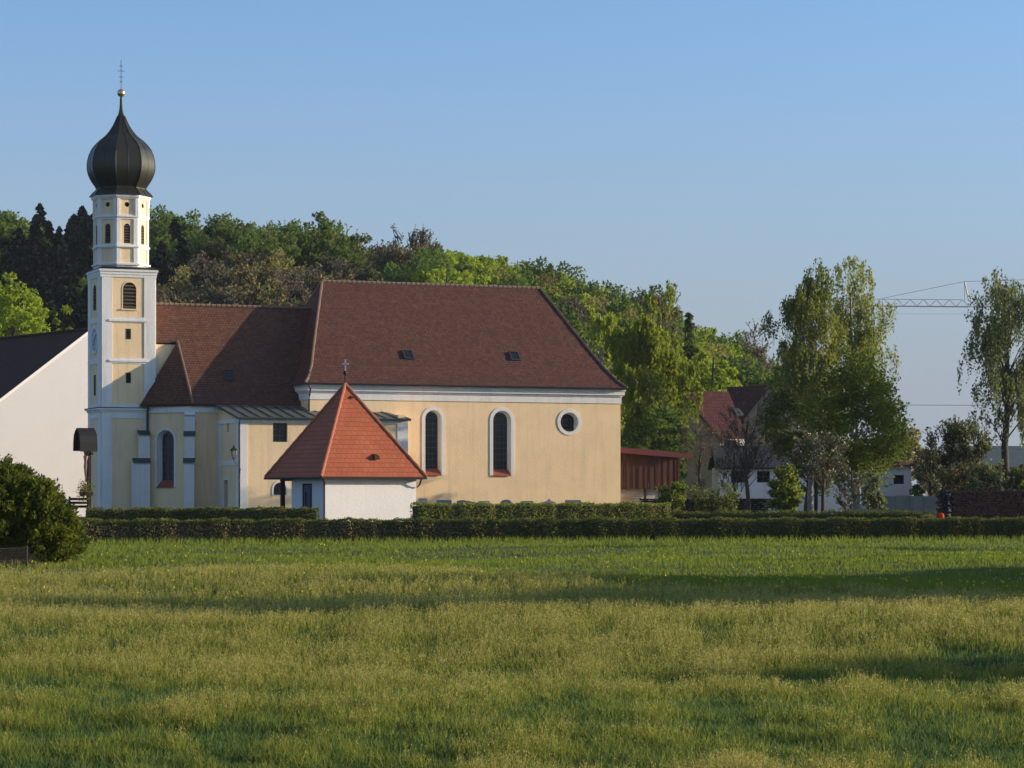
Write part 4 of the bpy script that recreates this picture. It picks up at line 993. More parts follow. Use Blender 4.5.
# ================================================================ thuja, bottom left
xT, DT = at(-3, 80), 80.0
th = thing('conifer_bush', 'dense yellow green conifer bush at the left edge of the meadow', 'bush', (xT, DT, gz(xT, DT)))
r = rg(71); H = 2.75
n = 900; a = r.uniform(0, 2 * pi, n); t = r.uniform(0, 1, n) ** 1.05
prof = lambda t: np.interp(t, [0, .1, .3, .55, .8, .93, 1], [1.75, 2.05, 2.15, 1.85, 1.3, .8, .2])
lob = 1 + .12 * np.sin(3 * a + 1) + .08 * np.sin(7 * a + t * 9) + .07 * r.normal(size=n)
rad = prof(t) * lob * r.uniform(.55, 1.02, n) ** .5
base = np.stack([np.cos(a) * rad, np.sin(a) * rad * .9, t * H * (1 + .05 * r.normal(size=n))], 1)
# a second lower shoulder at the right
n2 = 420; a2 = r.uniform(0, 2 * pi, n2); t2 = r.uniform(0, 1, n2); rd2 = np.interp(t2, [0, .3, .7, 1], [1.0, 1.15, .8, .15]) * r.uniform(.6, 1.05, n2)
base = np.concatenate([base, np.stack([1.25 + np.cos(a2) * rd2, -.5 + np.sin(a2) * rd2,   .1 + t2 * 2.2], 1)])
out = base * [1, 1, 0]; out = unit(out + 1e-5) + np.array([0, 0, .75]) + .35 * r.normal(size=base.shape); out = unit(out)
per = 80; k = r.uniform(-.15, 1, (len(base), per, 1)); sp = r.normal(0, 1, (len(base), per, 3)) * (.12 - .08 * np.clip(k, 0, 1))
P = (base[:, None] + out[:, None] * .46 * k + sp).reshape(-1, 3); P[:, 2] = np.maximum(P[:, 2], .02)
lv = leaves(P, .06, r, dirs=np.repeat(out, per, 0), asp=.45)
arr_obj('foliage', lv[0], lv[1], M['thuja'], parent=th)
st = np.zeros((160, 3)); st[:, :2] = r.normal(0, .25, (160, 2)); en = base[r.integers(0, len(base), 160)] * .92
s_ = sticks(st, en, .018); arr_obj('stem', s_[0], s_[1], M['twig'], parent=th)
# wire fence at the very left
wf = thing('wire_fence', 'old wire mesh fence with thin posts below the conifer bush', 'fence', (at(-30, 76), 76, gz(at(-30, 76), 76) - .25))
L_ = at(48, 78) - at(-30, 76); 
for k in range(4): p = MB(); p.tube([(L_ * k / 3, k * 1.0, -.1), (L_ * k / 3, k * 1.0, .95)], .025, 6); p.build('post', M['iron'], wf)
p = MB()
for z in (.12, .5, .88): p.tube([(0, 0, z), (L_, 3.0, z)], .006, 4)
for k in range(30):
    for sgn in (0, 1):
        s0, s1 = k / 30, min(1, k / 30 + .28); p.tube([(L_ * s0, 3 * s0, .12 if sgn else .88), (L_ * s1, 3 * s1, .88 if sgn else .12)], .0035, 3, cap=False)
p.build('wire_mesh', M['iron'], wf)

# ================================================================ barn at the left
PB = R(37); DB = 205.0
bx, by = at(90, DB), DB; zap = zat(331, DB)
barn = thing('white_barn', 'big white rendered barn with dark tiled roof at the left behind the tower', 'barn', (bx, by, 0), PB)
hwb, sb_ = 9.5, .727
mw = MB(); mw.slab([(-hwb, G), (hwb, G), (hwb, zap - hwb * sb_), (0, zap - .02), (-hwb, zap - hwb * sb_)], [], 0, .4); mw.box(-hwb, -hwb + .4, .402, 30, G, zap - hwb * sb_); mw.box(hwb - .4, hwb, .402, 30, G, zap - hwb * sb_)
mw.slab([(-hwb, G), (hwb, G), (hwb, zap - hwb * sb_), (0, zap - .02), (-hwb, zap - hwb * sb_)], [], 30.002, 30.4); mw.build('wall', M['barnwhite'], barn)
mr_ = MB(); e = hwb + .5
for s_ in (-1, 1): mr_.sheet([(0, -.12, zap + .12), (s_ * e, -.12, zap + .12 - e * sb_), (s_ * e, 30.5, zap + .12 - e * sb_), (0, 30.5, zap + .12)], .13)
bro = mr_.build('roof', M['darktile'], barn)
vb = MB(); vb.sheet([(0, -.16, zap + .14), (-e, -.16, zap + .14 - e * sb_), (-e, -.16, zap - .12 - e * sb_), (0, -.16, zap - .12)], .04, d=(0, 1, 0))
vb.build('verge_board', M['cross'], bro)
rt = MB(); rt.tube([(0, -.1, zap + .16), (0, 30.4, zap + .16)], .13, 6); rt.build('ridge_tiles', M['darktile'], bro)

# ================================================================ wayside crucifix left of the tower
cx0, DX = at(89.0, 150), 150.0
z0 = gz(cx0, DX); K = DX / F
cru = thing('wayside_crucifix', 'tall dark wooden crucifix under a little curved roof beside the tower', 'crucifix', (cx0, DX, z0), R(-62))
p = MB(); p.box(-.13, .13, -.09, .09, -.1, zat(428, DX) - z0 - .3); p.box(-.55, .55, -.07, .07, zat(455, DX) - z0, zat(452.5, DX) - z0); p.build('cross_post', M['darkwood'], cru)
zt_ = zat(428, DX) - z0; zb_ = zat(451, DX) - z0
hd = MB()
prof = [(-.62, zb_), (-.60, zb_ + .5), (-.50, zb_ + .9), (-.28, zb_ + 1.15), (0, zt_ - .02), (.28, zb_ + 1.15), (.50, zb_ + .9), (.60, zb_ + .5), (.62, zb_)]
inner = [(x * .9, z - .06) for x, z in prof]
for i in range(8):
    A, B2, C2, D2 = prof[i], prof[i + 1], inner[i + 1], inner[i]
    P8 = [(A[0], -.75, A[1]), (B2[0], -.75, B2[1]), (B2[0], .3, B2[1]), (A[0], .3, A[1])]
    hd.sheet(P8, .05, d=Vector(((C2[0] - A[0]), 0, C2[1] - A[1])).normalized())
hd.slab([prof[0]] + prof[1:], [], .25, .3)
hd.build('canopy', M['iron'], cru)
# carved figure: one skinned-looking tapered body of tubes
fg = MB(); zc_ = zat(466, DX) - z0 + .05
fg.tube([(0, -.16, zc_ - .95), (.02, -.20, zc_ - .55), (0, -.2, zc_ - .1), (0, -.18, zc_ + .2), (0, -.18, zc_ + .52), (0, -.18, zc_ + .6)], [.05, .075, .12, .11, .16, .06], 8)
fg.ball((.02, -.22, zc_ + .74), .105, 8, (.9, 1, 1.2))
for s_ in (-1, 1): fg.tube([(s_ * .1, -.18, zc_ + .52), (s_ * .32, -.15, zc_ + .66), (s_ * .55, -.12, zc_ + .82)], [.055, .042, .03], 6)
fg.build('carved_figure', M['skin'], cru, smooth=True)
fl_ = MB(); fl_.box(-.45, .45, -.4, .1, zat(494, DX) - z0 - .1, zat(494, DX) - z0 + .12); fl_.build('flower_shelf', M['darkwood'], cru)
r = rg(5); zf = zat(491, DX) - z0
P = np.stack([r.normal(0, .27, 900), r.normal(-.25, .2, 900), zf + r.normal(0, .28, 900)], 1); lv = leaves(P, .05, r); tag(arr_obj('flower_garland', lv[0], lv[1], M['hedge'], parent=cru), kind='stuff')
P = np.stack([r.normal(0, .25, 60), r.normal(-.4, .12, 60), zf + r.normal(.1, .2, 60)], 1); lv = leaves(P, .045, r); tag(arr_obj('red_flowers', lv[0], lv[1], M['redflower'], parent=cru), kind='stuff')
# metal box / bench at its foot
bb = MB(); bxx, byy = at(84, 152), 152.0; zz_ = gz(bxx, byy)
for k in range(3): bb.box(-.9, .35, -.04, .04, .95 + k * .22, 1.1 + k * .22)
for x_ in (-.85, .3): bb.box(x_ - .05, x_ + .05, .042, .12, 0, 1.62)
o = bb.build('board_fence', M['darkwood']); o.location = (bxx, byy, zz_ - .0); tag(o, 'short dark plank fence at the foot of the crucifix', 'fence')

# ================================================================ gravestones before the nave
stones = [(423, 498.2, 8, 'block', 'narrow upright gravestone nearest the chapel'), (444, 500, 15, 'low', 'low wide gravestone second from the chapel'), (466, 500, 18, 'slope', 'long gravestone with sloping top left of the second window'),
          (484, 501, 11, 'low', 'small low gravestone under the second nave window'), (506, 499.5, 12, 'round', 'pale rounded gravestone right of the second window'), (527, 501, 12, 'low', 'dark flat gravestone between second and round window'),
          (549, 498.5, 13, 'peak', 'gravestone with a pointed top under the round window'), (573, 500, 16, 'low', 'long low gravestone nearest the nave corner')]
for i, (px, y, wp, kd, lb) in enumerate(stones):
    D = 161.0 + (i % 3) * 1.2; x = at(px, D); z0 = gz(x, D); H = zat(y, D) - z0; W_ = wp / F * D / 2; s_ = MB()
    if kd in ('low', 'block'): pr_ = [(-W_, 0), (W_, 0), (W_, H * .96), (W_ * .9, H), (-W_ * .9, H), (-W_, H * .96)]
    elif kd == 'slope': pr_ = [(-W_, 0), (W_, 0), (W_, H * .9), (-W_ * .4, H), (-W_, H * .96)]
    elif kd == 'round': pr_ = [(-W_, 0), (W_, 0)] + [(W_ * cos(t), H - .3 + .3 * sin(t)) for t in np.linspace(0, pi, 9)]
    else: pr_ = [(-W_, 0), (W_, 0), (W_, H * .84), (W_ * .25, H * .9), (0, H), (-W_ * .25, H * .9), (-W_, H * .84)]
    s_.slab(pr_, [], -.11, .11); s_.box(-W_ * 1.15, W_ * 1.15, -.2, .2, -.05, .14, m=1)
    o = s_.build('gravestone', [M['granite'] if i % 3 else M['stone'], M['stone']]); o.location = (x, D, z0); o.rotation_euler = (0, 0, R(12)); tag(o, lb, 'gravestone', 'gravestones along the nave wall')

# ================================================================ wooden shed, timber
DS = 196.0; sx0, sx1 = at(612, DS), at(683.5, DS + 2)
shed = thing('wooden_shed', 'red brown board shed with a crimson edged lean-to roof right of the nave', 'shed', (sx0, DS, 0), math.atan2(2, sx1 - sx0))
L_ = sx1 - sx0; zt0, zt1 = zat(452, DS), zat(455.5, DS); zb0 = zat(489, DS); s_ = MB(); k = 0.0; r = rg(9)
while k < L_ - .02:
    wd = min(.24, L_ - k); zT = zt0 + (zt1 - zt0) * k / L_; s_.box(k + .006, k + wd - .012, r.uniform(0, .03), .06, zb0 + r.uniform(-.05, .03), zT)
    if int(k / .25) % 2 == 0: s_.box(k + wd - .05, k + wd + .03, -.03, -.002, zb0 - .02, zT)
    k += .25
s_.box(0, .1, .07, 4, zb0, zt0); s_.box(L_ - .1, L_, .062, 4, zb0 - .2, zt1)
s_.build('board_wall', M['shedwood'], shed)
s_ = MB(); s_.box(.02, L_ - .05, .4, .6, G, zb0 + .02); s_.build('plinth_wall', M['stone'], shed)
for x_ in (.1, L_ * .5, L_ - .1): s_ = MB(); s_.box(x_ - .08, x_ + .08, .08, .24, G, zb0 + .02); s_.build('post', M['darkwood'], shed)
s_ = MB(); e0 = .8
s_.sheet([(-.3, -.5, zt0 + .32), (L_ + e0, -.5, zt1 + .12), (L_ + e0, 4.3, zt1 + .45), (-.3, 4.3, zt0 + .65)], .12); ro = s_.build('roof', M['darktile'], shed)
s_ = MB(); s_.sheet([(-.3, -.54, zt0 + .36), (L_ + e0, -.54, zt1 + .16), (L_ + e0, -.54, zt1 - .22), (-.3, -.54, zt0 - .02)], .035, d=(0, 1, 0)); s_.build('fascia', M['fascia'], ro)
def log_pile(name, label, px0, px1, D, y0, y1, seed, rad=.09, mats=('fleece', 'bark'), cat='log pile', deep=1.0):
    """cut logs end-on, closely stacked"""
    r = rg(seed); x0, x1 = at(px0, D), at(px1, D); z0_ = gz((x0 + x1) / 2, D); h_ = zat(y0, D) - z0_
    mb = MB(); z = rad
    lev = 0
    while z < h_:
        x = rad + (lev % 2) * rad
        while x < (x1 - x0) - rad * .5:
            rr2 = rad * r.uniform(.75, 1.12); dy = r.uniform(-.08, .08); b = len(mb.v)
            mb.lathe([(rr2, dy), (rr2 * 1.03, dy + deep)], 7, (0, 0), r.uniform(0, 1), m=1)
            mb.m[-2] = 0; mb.m[-1] = 0
            for i in range(b, len(mb.v)):
                v = mb.v[i]; mb.v[i] = (x + v[0], v[2], z + v[1])
            x += rad * 1.95
        z += rad * 1.75; lev += 1
    o = mb.build(name, [M[mats[0]], M[mats[1]]]); o.location = (x0, D, z0_); return tag(o, label, cat)
M['logdark'] = plain('weathered_log_ends', (.19, .085, .058), .95, 0, .6, 4)
M['logdark2'] = plain('dark_old_log_ends', (.050, .040, .032), .95, 0, .5, 4)
tb_ = MB()
for k in range(7): tb_.box(-.05 * (k % 2), 1.35 + .12 * (k % 3), -.1 * (k % 2), 1.2, .9 + k * .13, .99 + k * .13)
tb_.box(.1, .3, 0, 1.1, 0, .9); tb_.box(1.0, 1.2, 0, 1.1, 0, .9)
o = tb_.build('plank_stack', M['fleece']); o.location = (at(621, 190), 190, gz(at(621, 190), 190)); tag(o, 'pale stacked planks at the foot of the wooden shed', 'planks')
log_pile('log_pile', 'long dark log pile before the white farm wall', 640, 770, 176, 499, 515, 81, .075, ('logdark2', 'bark'))
log_pile('firewood_stack', 'long red brown firewood stack in front of the pale right house', 952, 1060, 150, 491.5, 515, 82, .085, ('logdark', 'bark'), 'firewood')
log_pile('firewood_stack', 'darker short firewood stack at the left end of the long one', 938, 951.4, 150, 489.8, 515, 83, .11, ('logdark2', 'bark'), 'firewood')
log_pile('log_pile', 'low pile of logs behind the hedge below the blossoming trees', 845, 882, 152, 508.5, 515, 84, .1, ('fleece', 'bark'))
# concrete wall in panels
cwl = MB(); D = 164.0; k = 868
while k < 938: cwl.box(at(k, D), at(k + 13.6, D), 0, .15, -.2, zat(496.2 - (k % 3) * .3, D) - .5); k += 14
o = cwl.build('concrete_wall', M['concrete']); o.location = (0, D, .5); tag(o, 'low weathered concrete panel wall before the lean-to', 'wall')
# red ball flower
rb = MB(); D = 129.0; rb.ball((0, 0, 0), .17, 14); rb.tube([(0, 0, -.15), (0, 0, -1.05)], .02, 5, m=1); o = rb.build('red_garden_ball', [M['redflower'], M['iron']], smooth=True); o.location = (at(941, D), D, zat(516.3, D)); tag(o, 'round red garden ball peeping over the hedge', 'garden ball')

# ================================================================ brick barn with maroon roof
D = 236.0
P3 = lambda px, y, d: Vector((at(px, d), d, zat(y, d)))
bb_ = thing('brick_barn', 'tan brick barn with patched maroon tile roof behind the bare trees', 'barn', (at(720, D), D, 0))
O3 = Vector((at(720, D), D, 0))
K_ = P3(720, 436, 236); Ap = P3(684, 392, 237.6); E2 = K_ + Vector((4.6, 2.0, 0)); rdir = Vector((6.2, 2.8, 0)); 
gdir = Vector((Ap.x - K_.x, Ap.y - K_.y, 0)); farE = Vector((K_.x + 2 * gdir.x, K_.y + 2 * gdir.y, K_.z))
def loc(*p): return [Vector(q) - O3 for q in p]
s_ = MB(); s_.sheet(loc((K_.x, K_.y, G), K_, Ap, farE, (farE.x, farE.y, G)), .4, d=rdir.normalized()); s_.build('gable_wall', M['tanbrick'], bb_)
s_ = MB(); s_.sheet(loc((K_.x + .05, K_.y + .4, G), (K_.x + .05, K_.y + .4, K_.z - .1), (K_.x + 2.4, K_.y + 1.4, K_.z - .1), (K_.x + 2.4, K_.y + 1.4, G)), .3, d=(0, 1, 0)); o = s_.build('side_wall', M['housewhite'], bb_)
s_ = MB(); ov_ = -rdir.normalized() * .25; up = Vector((0, 0, .12)); dn = Vector((.25, -.35, -.25))
s_.sheet(loc(Ap + ov_ + up, K_ + ov_ + up + dn, K_ + rdir * .38 + up + dn, Ap + rdir * .68 + up), .14)
s_.sheet(loc(Ap + ov_ + up, farE + ov_ + up, farE + rdir * .68 + up, Ap + rdir * .68 + up), .14)
br_ = s_.build('roof', M['marooontile'], bb_)
s_ = MB(); s_.sheet(loc(Ap + ov_ * 1.6 + up * 1.4, K_ + ov_ * 1.6 + up * 1.2 + dn, K_ + ov_ * 1.6 - up + dn, Ap + ov_ * 1.6 - up), .06, d=rdir.normalized()); s_.build('verge_board', M['bark'], br_)
c3 = (Ap + K_) / 2 + rdir * .55 + Vector((0, -.1, .28)); s_ = MB(); nrm = (K_ - Ap).normalized() * .75
s_.sheet(loc(c3 - nrm * .5 - rdir.normalized() * .4, c3 + nrm * .5 - rdir.normalized() * .4, c3 + nrm * .5 + rdir.normalized() * .4, c3 - nrm * .5 + rdir.normalized() * .4), .1); s_.build('skylight', M['seam'], br_)
s_ = MB(); TW2 = Matrix.Translation((K_.x + .1 - O3.x, K_.y + .42 - O3.y, 0)) @ Matrix.Rotation(math.atan2(3.0, 6.95), 4, 'Z')
s_.box(.3, 1.6, -.05, -.003, K_.z - 1.15, K_.z - .35, TW2, m=0); s_.box(.92, .98, -.07, -.052, K_.z - 1.15, K_.z - .35, TW2, m=1); s_.build('window', [M['glass'], M['lead']], bb_)
# cross wing with front gable
D = 241.0; wg = thing('brick_barn_wing', 'gabled tan wing with dark brown roof right of the maroon roof', 'barn', (at(770, D), D, 0), R(-8))
hw_, za, ze = 3.9, zat(386, D), zat(440, D); s_ = MB()
s_.slab([(-hw_ * .62, G), (hw_, G), (hw_, ze), (0, za), (-hw_ * .62, za - (za - ze) * .62)], [], 0, .35); s_.box(-hw_ * .62, -hw_ * .62 + .3, .36, 8, G, za - (za - ze) * .62); s_.box(hw_ - .3, hw_, .36, 8, G, ze); s_.build('wall', M['tanbrick'], wg)
s_ = MB(); k = (za - ze) / hw_
for a in (-1, 1): e = hw_ * (.66 if a < 0 else 1.06); s_.sheet([(0, -.25, za + .14), (a * e, -.25, za + .14 - e * k), (a * e, 8.2, za + .14 - e * k), (0, 8.2, za + .14)], .14)
s_.sheet([(-.2, .3, za + .12), (-4.2, 3.5, za + .05), (-3.4, 2.6, ze + .3), (-2.5, .2, za - 2.6 * k + .1)], .1)
s_.build('roof', M['oldtile'], wg)
# ================================================================ low white farm building
D = 214.0; x0, x1 = at(718.5, D), at(868, D)
fm = thing('farm_building', 'long low whitewashed farm building with dark grey roof behind the birches', 'farm building', (x0, D, 0))
L_ = x1 - x0; ze = zat(467.5, D); s_ = MB()
wn_ = [(at(a, D) - x0, at(b, D) - x0) for a, b in ((731, 745), (757, 770), (783, 796), (833, 845))]; zw = (zat(482.5, D), zat(471, D))
s_.slab(rect(0, L_, G, ze), [rect(a, b, *zw) for a, b in wn_], 0, .4); s_.box(0, .4, .402, 7, G, ze); s_.box(L_ - .4, L_, .402, 7, G, ze); s_.build('wall', M['housewhite'], fm)
for a, b in wn_: small_window(I4, a, b, zw[0], zw[1], fm, 1, 1, gm='blackhole')
zr_ = zat(446, D + 4)
s_ = MB(); s_.sheet([(-.3, -.5, ze + .02), (L_ + .3, -.5, ze + .02), (L_ + .3, 3.6, zr_), (-.3, 3.6, zr_)], .15); s_.sheet([(-.3, 7.6, ze + .02), (L_ + .3, 7.6, ze + .02), (L_ + .3, 3.6, zr_), (-.3, 3.6, zr_)], .15); s_.build('roof', M['greyroof'], fm)
# lean-to
D = 200.0; x0, x1 = at(862, D), at(912, D)
lt_ = thing('lean_to', 'small white lean-to with rusty sloping roof and one square window', 'outbuilding', (x0, D, 0), R(4))
L_ = x1 - x0; s_ = MB(); za, zb2 = zat(472.5, D), zat(466.5, D)
wx = (at(894, D) - x0, at(904.5, D) - x0); wz = (zat(484, D), zat(475, D))
s_.slab([(0, G), (L_, G), (L_, zb2), (0, za)], [rect(wx[0], wx[1], wz[0], wz[1])], 0, .3); s_.box(0, .3, .302, 4, G, za - .02); s_.box(L_ - .3, L_, .302, 4, G, zb2 - .02); s_.build('wall', M['barnwhite'], lt_)
s_ = MB(); s_.sheet([(-.2, -.3, za + .4), (L_ + .35, -.3, zb2 + .16), (L_ + .35, 4.3, zb2 + .5), (-.2, 4.3, za + .75)], .1); s_.sheet([(-.2, -.33, za + .42), (L_ + .36, -.33, zb2 + .18), (L_ + .36, -.33, zb2 + .03), (-.2, -.33, za + .27)], .03, d=(0, 1, 0)); s_.build('roof', M['fascia'], lt_)
s_ = MB(); s_.box(0.0, L_ - .02, -.001 + .02, .2, za - .05, min(za, zb2) + .3); 
small_window(I4, wx[0], wx[1], wz[0], wz[1], lt_, 0, 0, dep=.08, fm='darkwood', gm='blackhole')
# ================================================================ pale house, right edge
D = 196.0; x0, x1 = at(940, D), at(1062, D)
hs = thing('pale_house', 'low pale house with grey green roof behind the lone birch at the right', 'house', (x0, D, 0))
L_ = x1 - x0; ze = zat(467.5, D); s_ = MB()
d0 = (at(988, D) - x0, at(998, D) - x0)
s_.slab(rect(0, L_, G, ze), [rect(at(966, D) - x0, at(972, D) - x0, G + .02, zat(474, D)), rect(at(1006, D) - x0, at(1013, D) - x0, zat(482, D), zat(478.5, D))], 0, .35); s_.box(0, .35, .352, 7, G, ze); s_.box(L_ - .35, L_, .352, 7, G, ze); s_.build('wall', M['housewhite'], hs)
s_ = MB(); s_.box(at(966, D) - x0, at(972, D) - x0, .12, .18, G, zat(474, D)); s_.build('door', M['darkwood'], hs)
small_window(I4, at(1006, D) - x0, at(1013, D) - x0, zat(482, D), zat(478.5, D), hs, 0, 0, gm='blackhole')
zr_ = zat(446, D + 4)
s_ = MB(); s_.sheet([(-.4, -.6, ze + .02), (L_ + .4, -.6, ze + .02), (L_ + .4, 3.6, zr_), (2.6, 3.6, zr_)], .15); s_.sheet([(-.4, 7.6, ze + .02), (L_ + .4, 7.6, ze + .02), (L_ + .4, 3.6, zr_), (2.6, 3.6, zr_)], .15); s_.sheet([(-.4, -.6, ze + .02), (2.6, 3.6, zr_), (-.4, 7.6, ze + .02)], .1); s_.build('roof', M['slate'], hs)

# ================================================================ crane
D = 300.0; cz0 = zat(305.5, D); mx = at(1085, D)
crn = thing('tower_crane', 'pale red tower crane whose lattice jib reaches in behind the birches', 'crane', (mx, D, 0))
def truss(mb, A, B, w_, h_, step, r=.045):
    A, B = Vector(A), Vector(B); d = (B - A); n = max(2, int(d.length / step)); d /= n
    for i in range(n):
        p, q2 = A + d * i, A + d * (i + 1); m_ = (p + q2) / 2 + Vector((0, 0, h_))
        for s in (-1, 1):
            o = Vector((0, s * w_ / 2, 0)); mb.tube([p + o, m_], r * .55, 4, cap=False); mb.tube([q2 + o, m_], r * .55, 4, cap=False)
        if i: mb.tube([m_ - d, m_], r, 4, cap=False)
    for s in (-1, 1): o = Vector((0, s * w_ / 2, 0)); mb.tube([A + o, B + o], r * 1.15, 4)
xa, xj, xk = at(812, D) - mx, at(969, D) - mx, at(983, D) - mx
s_ = MB(); truss(s_, (xa, 0, cz0), (xj, 0, cz0 - .15), .9, .8, 1.45, .042)
truss(s_, (xk, 0, cz0 - .15), (10, 0, cz0 - .2), .9, .85, 1.45, .045)
jp = Vector((at(976, D) - mx, 0, cz0 - .15)); s_.tube([(xj, 0, cz0 + .62), jp], .06, 4); s_.tube([(xk, 0, cz0 + .65), jp], .06, 4); s_.tube([(xj, 0, cz0 - .15), (xk, 0, cz0 - .15)], .06, 4)
s_.build('jib', M['crane'], crn)
s_ = MB(); pt_ = Vector((at(964.5, D) - mx, 0, zat(281.5, D))); s_.tube([(xj, 0, cz0 + .5), pt_], .08, 5); s_.tube([(xj - .5, 0, cz0 + .5), pt_], .03, 4); s_.build('jib_strut', M['crane'], crn)
s_ = MB(); s_.tube([pt_, (at(890, D) - mx, 0, zat(296.8, D)), (at(882, D) - mx, 0, cz0 + .8)], .028, 4); s_.tube([pt_, (at(1030, D) - mx, 0, zat(279.6, D)), (0, 0, zat(276, D))], .028, 4)
s_.tube([(xa, 0, cz0 - .95), (0, 0, cz0 - 1.0)], .012, 4); s_.build('ties', M['cable'], crn)
s_ = MB(); zt_ = cz0 + 3.5
for a in (-.7, .7):
    for b in (-.7, .7): s_.tube([(a, b, 0), (a, b, cz0 + .5), (0, 0, zt_)], .07, 4)
k = 0.0
while k < cz0 - .5:
    for (a, b, c, d_) in ((-.7, -.7, .7, -.7), (.7, -.7, .7, .7), (.7, .7, -.7, .7), (-.7, .7, -.7, -.7)): s_.tube([(a, b, k), (c, d_, k + 1.4)], .03, 4, cap=False)
    k += 1.4
s_.build('mast', M['crane'], crn)
s_ = MB(); s_.box(7.5, 10, -.7, .7, cz0 - 1.9, cz0 - .25); s_.build('counterweight', M['concrete'], crn)
# power line
D = 182.0; pl = thing('power_line', 'single overhead wire strung level between the birches', 'power line', (0, D, 0)); s_ = MB()
xa, xb = at(816, D), at(1120, D); n = 24
s_.tube([(xa + (xb - xa) * t, 0, zat(405.2, D) + .12 * (2 * t - 1) ** 2) for t in np.linspace(0, 1, n)], .022, 4); s_.build('wire', M['cable'], pl)
for x_ in (xa, xb): s_ = MB(); s_.tube([(x_, 0, 0), (x_, 0, zat(403, D))], [.14, .1], 8); s_.build('pole', M['darkwood'], pl)

# ================================================================ shade trees outside the frame, right (they cast the long evening shadows)
for i, (x, y, H, W_, kd) in enumerate([(47, 57, 11.2, 3.4, 'broad'), (48, 61.5, 12, 3.4, 'broad'), (49, 66, 11.6, 3.4, 'broad'), (50, 70.5, 12.4, 3.4, 'broad'), (50, 75, 11.8, 3.4, 'broad'), (51, 79, 11, 2.8, 'broad'), (62, 112, 14, 3.4, 'broad'), (62, 95, 13.5, 2.2, 'broad'), (44, 38.5, 9.5, 2.4, 'broad')]):
    r = rg(300 + i); tk, cw_ = gen_tree(kd, H, W_, r, .42, 2.6, .04, 90)
    t = thing('field_tree', 'leafy field tree standing beyond the right edge of the meadow', 'tree', (x, y, 0), 0, 'trees right of the meadow')
    arr_obj('trunk', tk[0], tk[1], M['bark'], parent=t); arr_obj('crown', cw_[0], cw_[1], M['beech'], parent=t)

# ================================================================ grass
def fnoise(x, y, sc, seed):
    r = rg(seed); v = 0
    for o in range(4):
        for k in range(4):
            a = r.uniform(0, 2 * pi); f = 2 ** o / sc * r.uniform(.7, 1.3)
            v = v + np.sin((x * np.cos(a) + y * np.sin(a)) * f + r.uniform(0, 6.28)) * .6 ** o
    return v / 3.2
def scatter(n, ylo, yhi, r, pad=1.07):
    y = r.uniform(ylo, yhi, n); D = HC * F / (y - HZ); x = r.uniform(-512 * pad, 512 * pad, n) / F * D
    return x, D
def blades(x, y, h, wd, lean, r):
    n = len(x); z = ground(x, y); a = r.uniform(0, 2 * pi, n); b = a + pi / 2 + r.normal(0, .6, n)
    P = np.stack([x, y, z - .01], 1); u = np.stack([np.cos(a), np.sin(a), 0 * a], 1) * wd[:, None]; l = np.stack([np.cos(b), np.sin(b), 0 * b], 1) * (h * lean)[:, None]
    up = np.array([0, 0, 1.]) * h[:, None]
    V = np.stack([P - u, P + u, P + l * .3 + up * .55 + u * .75, P + l * .3 + up * .55 - u * .75, P + l + up], 1).reshape(-1, 3)
    b_ = np.arange(n)[:, None] * 5; return V, b_ + [0, 1, 2, 3], b_ + [3, 2, 4]
def meadow_mask(x, y):
    """tufty, drawn-out patches: positive where the dry seeding grass stands"""
    return .36 * fnoise(x * .7, y, 2.0, 5) + .5 * fnoise(x * .8, y, .7, 6) + .55 * fnoise(x, y, .28, 7) + .35 * fnoise(x, y, .12, 8) + .9 * np.exp(-((y - 54) / 17) ** 2) - .2
def tall_limit(x, y):
    return np.interp(x / y, [-.2, -.05, .05, .2], [78, 72, 60, 54]) + 3.5 * fnoise(x, y, 1.6, 8)
r = rg(900)
x, y = scatter(330000, 556, 835, r); keep = y < tall_limit(x, y); x, y = x[keep], y[keep]; mk = meadow_mask(x, y); up_ = np.clip(.5 + .6 * mk, 0, 1)
h = (.08 + .135 * up_) * r.uniform(.55, 1.35, len(x)); V, f1, f2 = blades(x, y, h, .0036 + y * .00014, r.uniform(.1, .7, len(x)), r)
lush = (mk + r.normal(0, .22, len(x)) < -.18).astype(int)
tag(arr_obj('meadow_grass', V, [f1, f2], [M['grass'], M['lush']], np.concatenate([lush, lush])), 'tall rough grass covering the near meadow', 'grass', kind='stuff')
x, y = scatter(230000, 538.5, 612, r); keep = (y > tall_limit(x, y) - 1.5) & (y < 117.3 + (512 + x / y * F - 84) / 991 * 9.4); x, y = x[keep], y[keep]
h = r.uniform(.05, .15, len(x)) * (1 + .6 * np.clip(fnoise(x, y, .8, 9), -1, 1)); V, f1, f2 = blades(x, y, h, .003 + .00014 * y, r.uniform(.1, .6, len(x)), r)
tag(arr_obj('short_grass', V, [f1, f2], M['short']), 'fresh short grass strip along the hedge', 'grass', kind='stuff')
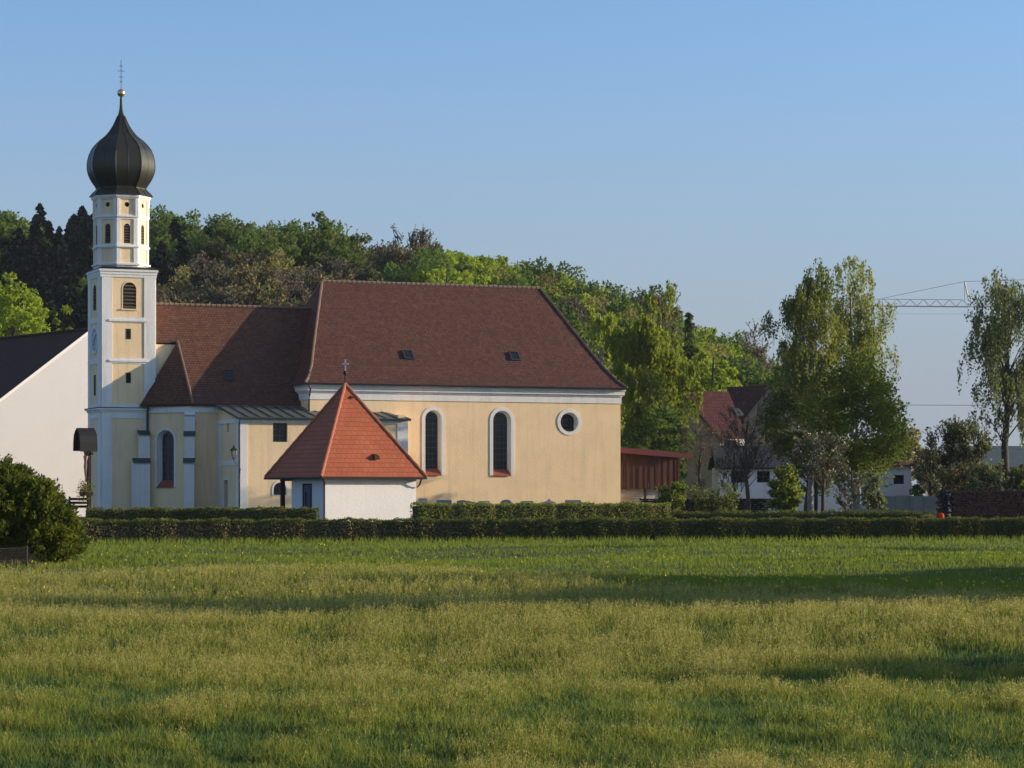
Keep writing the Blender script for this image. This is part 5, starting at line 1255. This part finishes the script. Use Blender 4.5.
# seed heads
x, y = scatter(300000, 557, 835, r, 1.05)
m_ = meadow_mask(x, y) - .1 - .25 * (1 - sstep(24, 40, y))
keep = (r.uniform(-.3, 1.6, len(x)) < m_) & (y < tall_limit(x, y) - 1); x, y = x[keep], y[keep]; n = len(x)
h = .235 * r.uniform(.7, 1.25, n) * (.85 + .25 * np.clip(m_[keep], -1, 1)); z = ground(x, y)
b = np.stack([x, y, z], 1); le = r.normal(0, .06, (n, 3)) * [1, 1, 0]; t = b + le + np.array([0, 0, 1.]) * h[:, None]
sV, sF = sticks(b, t, .0012 + .00004 * y)
k = 5; s = r.uniform(-.10, .02, (n, k)); P = (t[:, None] + np.array([0, 0, 1.]) * s[:, :, None] + r.normal(0, .016, (n, k, 3))).reshape(-1, 3)
n_ = len(P); sz = (.0022 + np.repeat(y, k) * .00015) * r.uniform(.7, 1.3, n_); u = unit(r.normal(size=(n_, 3)) * [.6, .6, 1.6]); tt = unit(np.cross(u, r.normal(size=(n_, 3))))
V = np.stack([P - u * sz[:, None] * 1.6, P - tt * sz[:, None] * .6, P + u * sz[:, None] * 1.6, P + tt * sz[:, None] * .6], 1).reshape(-1, 3)
V, Fq = join([(sV, sF), (V, np.arange(4 * n_).reshape(-1, 4))])
tag(arr_obj('seeding_grass', V, Fq, M['seed']), 'pale dry seed heads standing above the meadow grass', 'grass', kind='stuff')
# dandelions
x, y = scatter(700, 545, 605, r); z = ground(x, y) + r.uniform(.12, .22, len(x)); n = len(x)
P = np.repeat(np.stack([x, y, z], 1), 4, 0) + r.normal(0, .012, (4 * n, 3)); V, Fq = leaves(P, .021, r, asp=.9)
tag(arr_obj('dandelions', V, Fq, M['dandelion']), 'tiny yellow dandelion flowers dotted over the short grass', 'flowers', kind='stuff')
x, y = scatter(30000, 538.5, 546, r); hl = 117.6 + (512 + x / y * F - 84) / 991 * 9.4; keep = (y > hl - 3) & (y < hl); x, y = x[keep], y[keep]
h = r.uniform(.1, .38, len(x)); V, f1, f2 = blades(x, y, h, .016 + 0 * y, r.uniform(.1, .5, len(x)), r)
tag(arr_obj('hedge_foot_grass', V, [f1, f2], M['short']), 'longer grass fringe at the foot of the hedge', 'grass', kind='stuff')
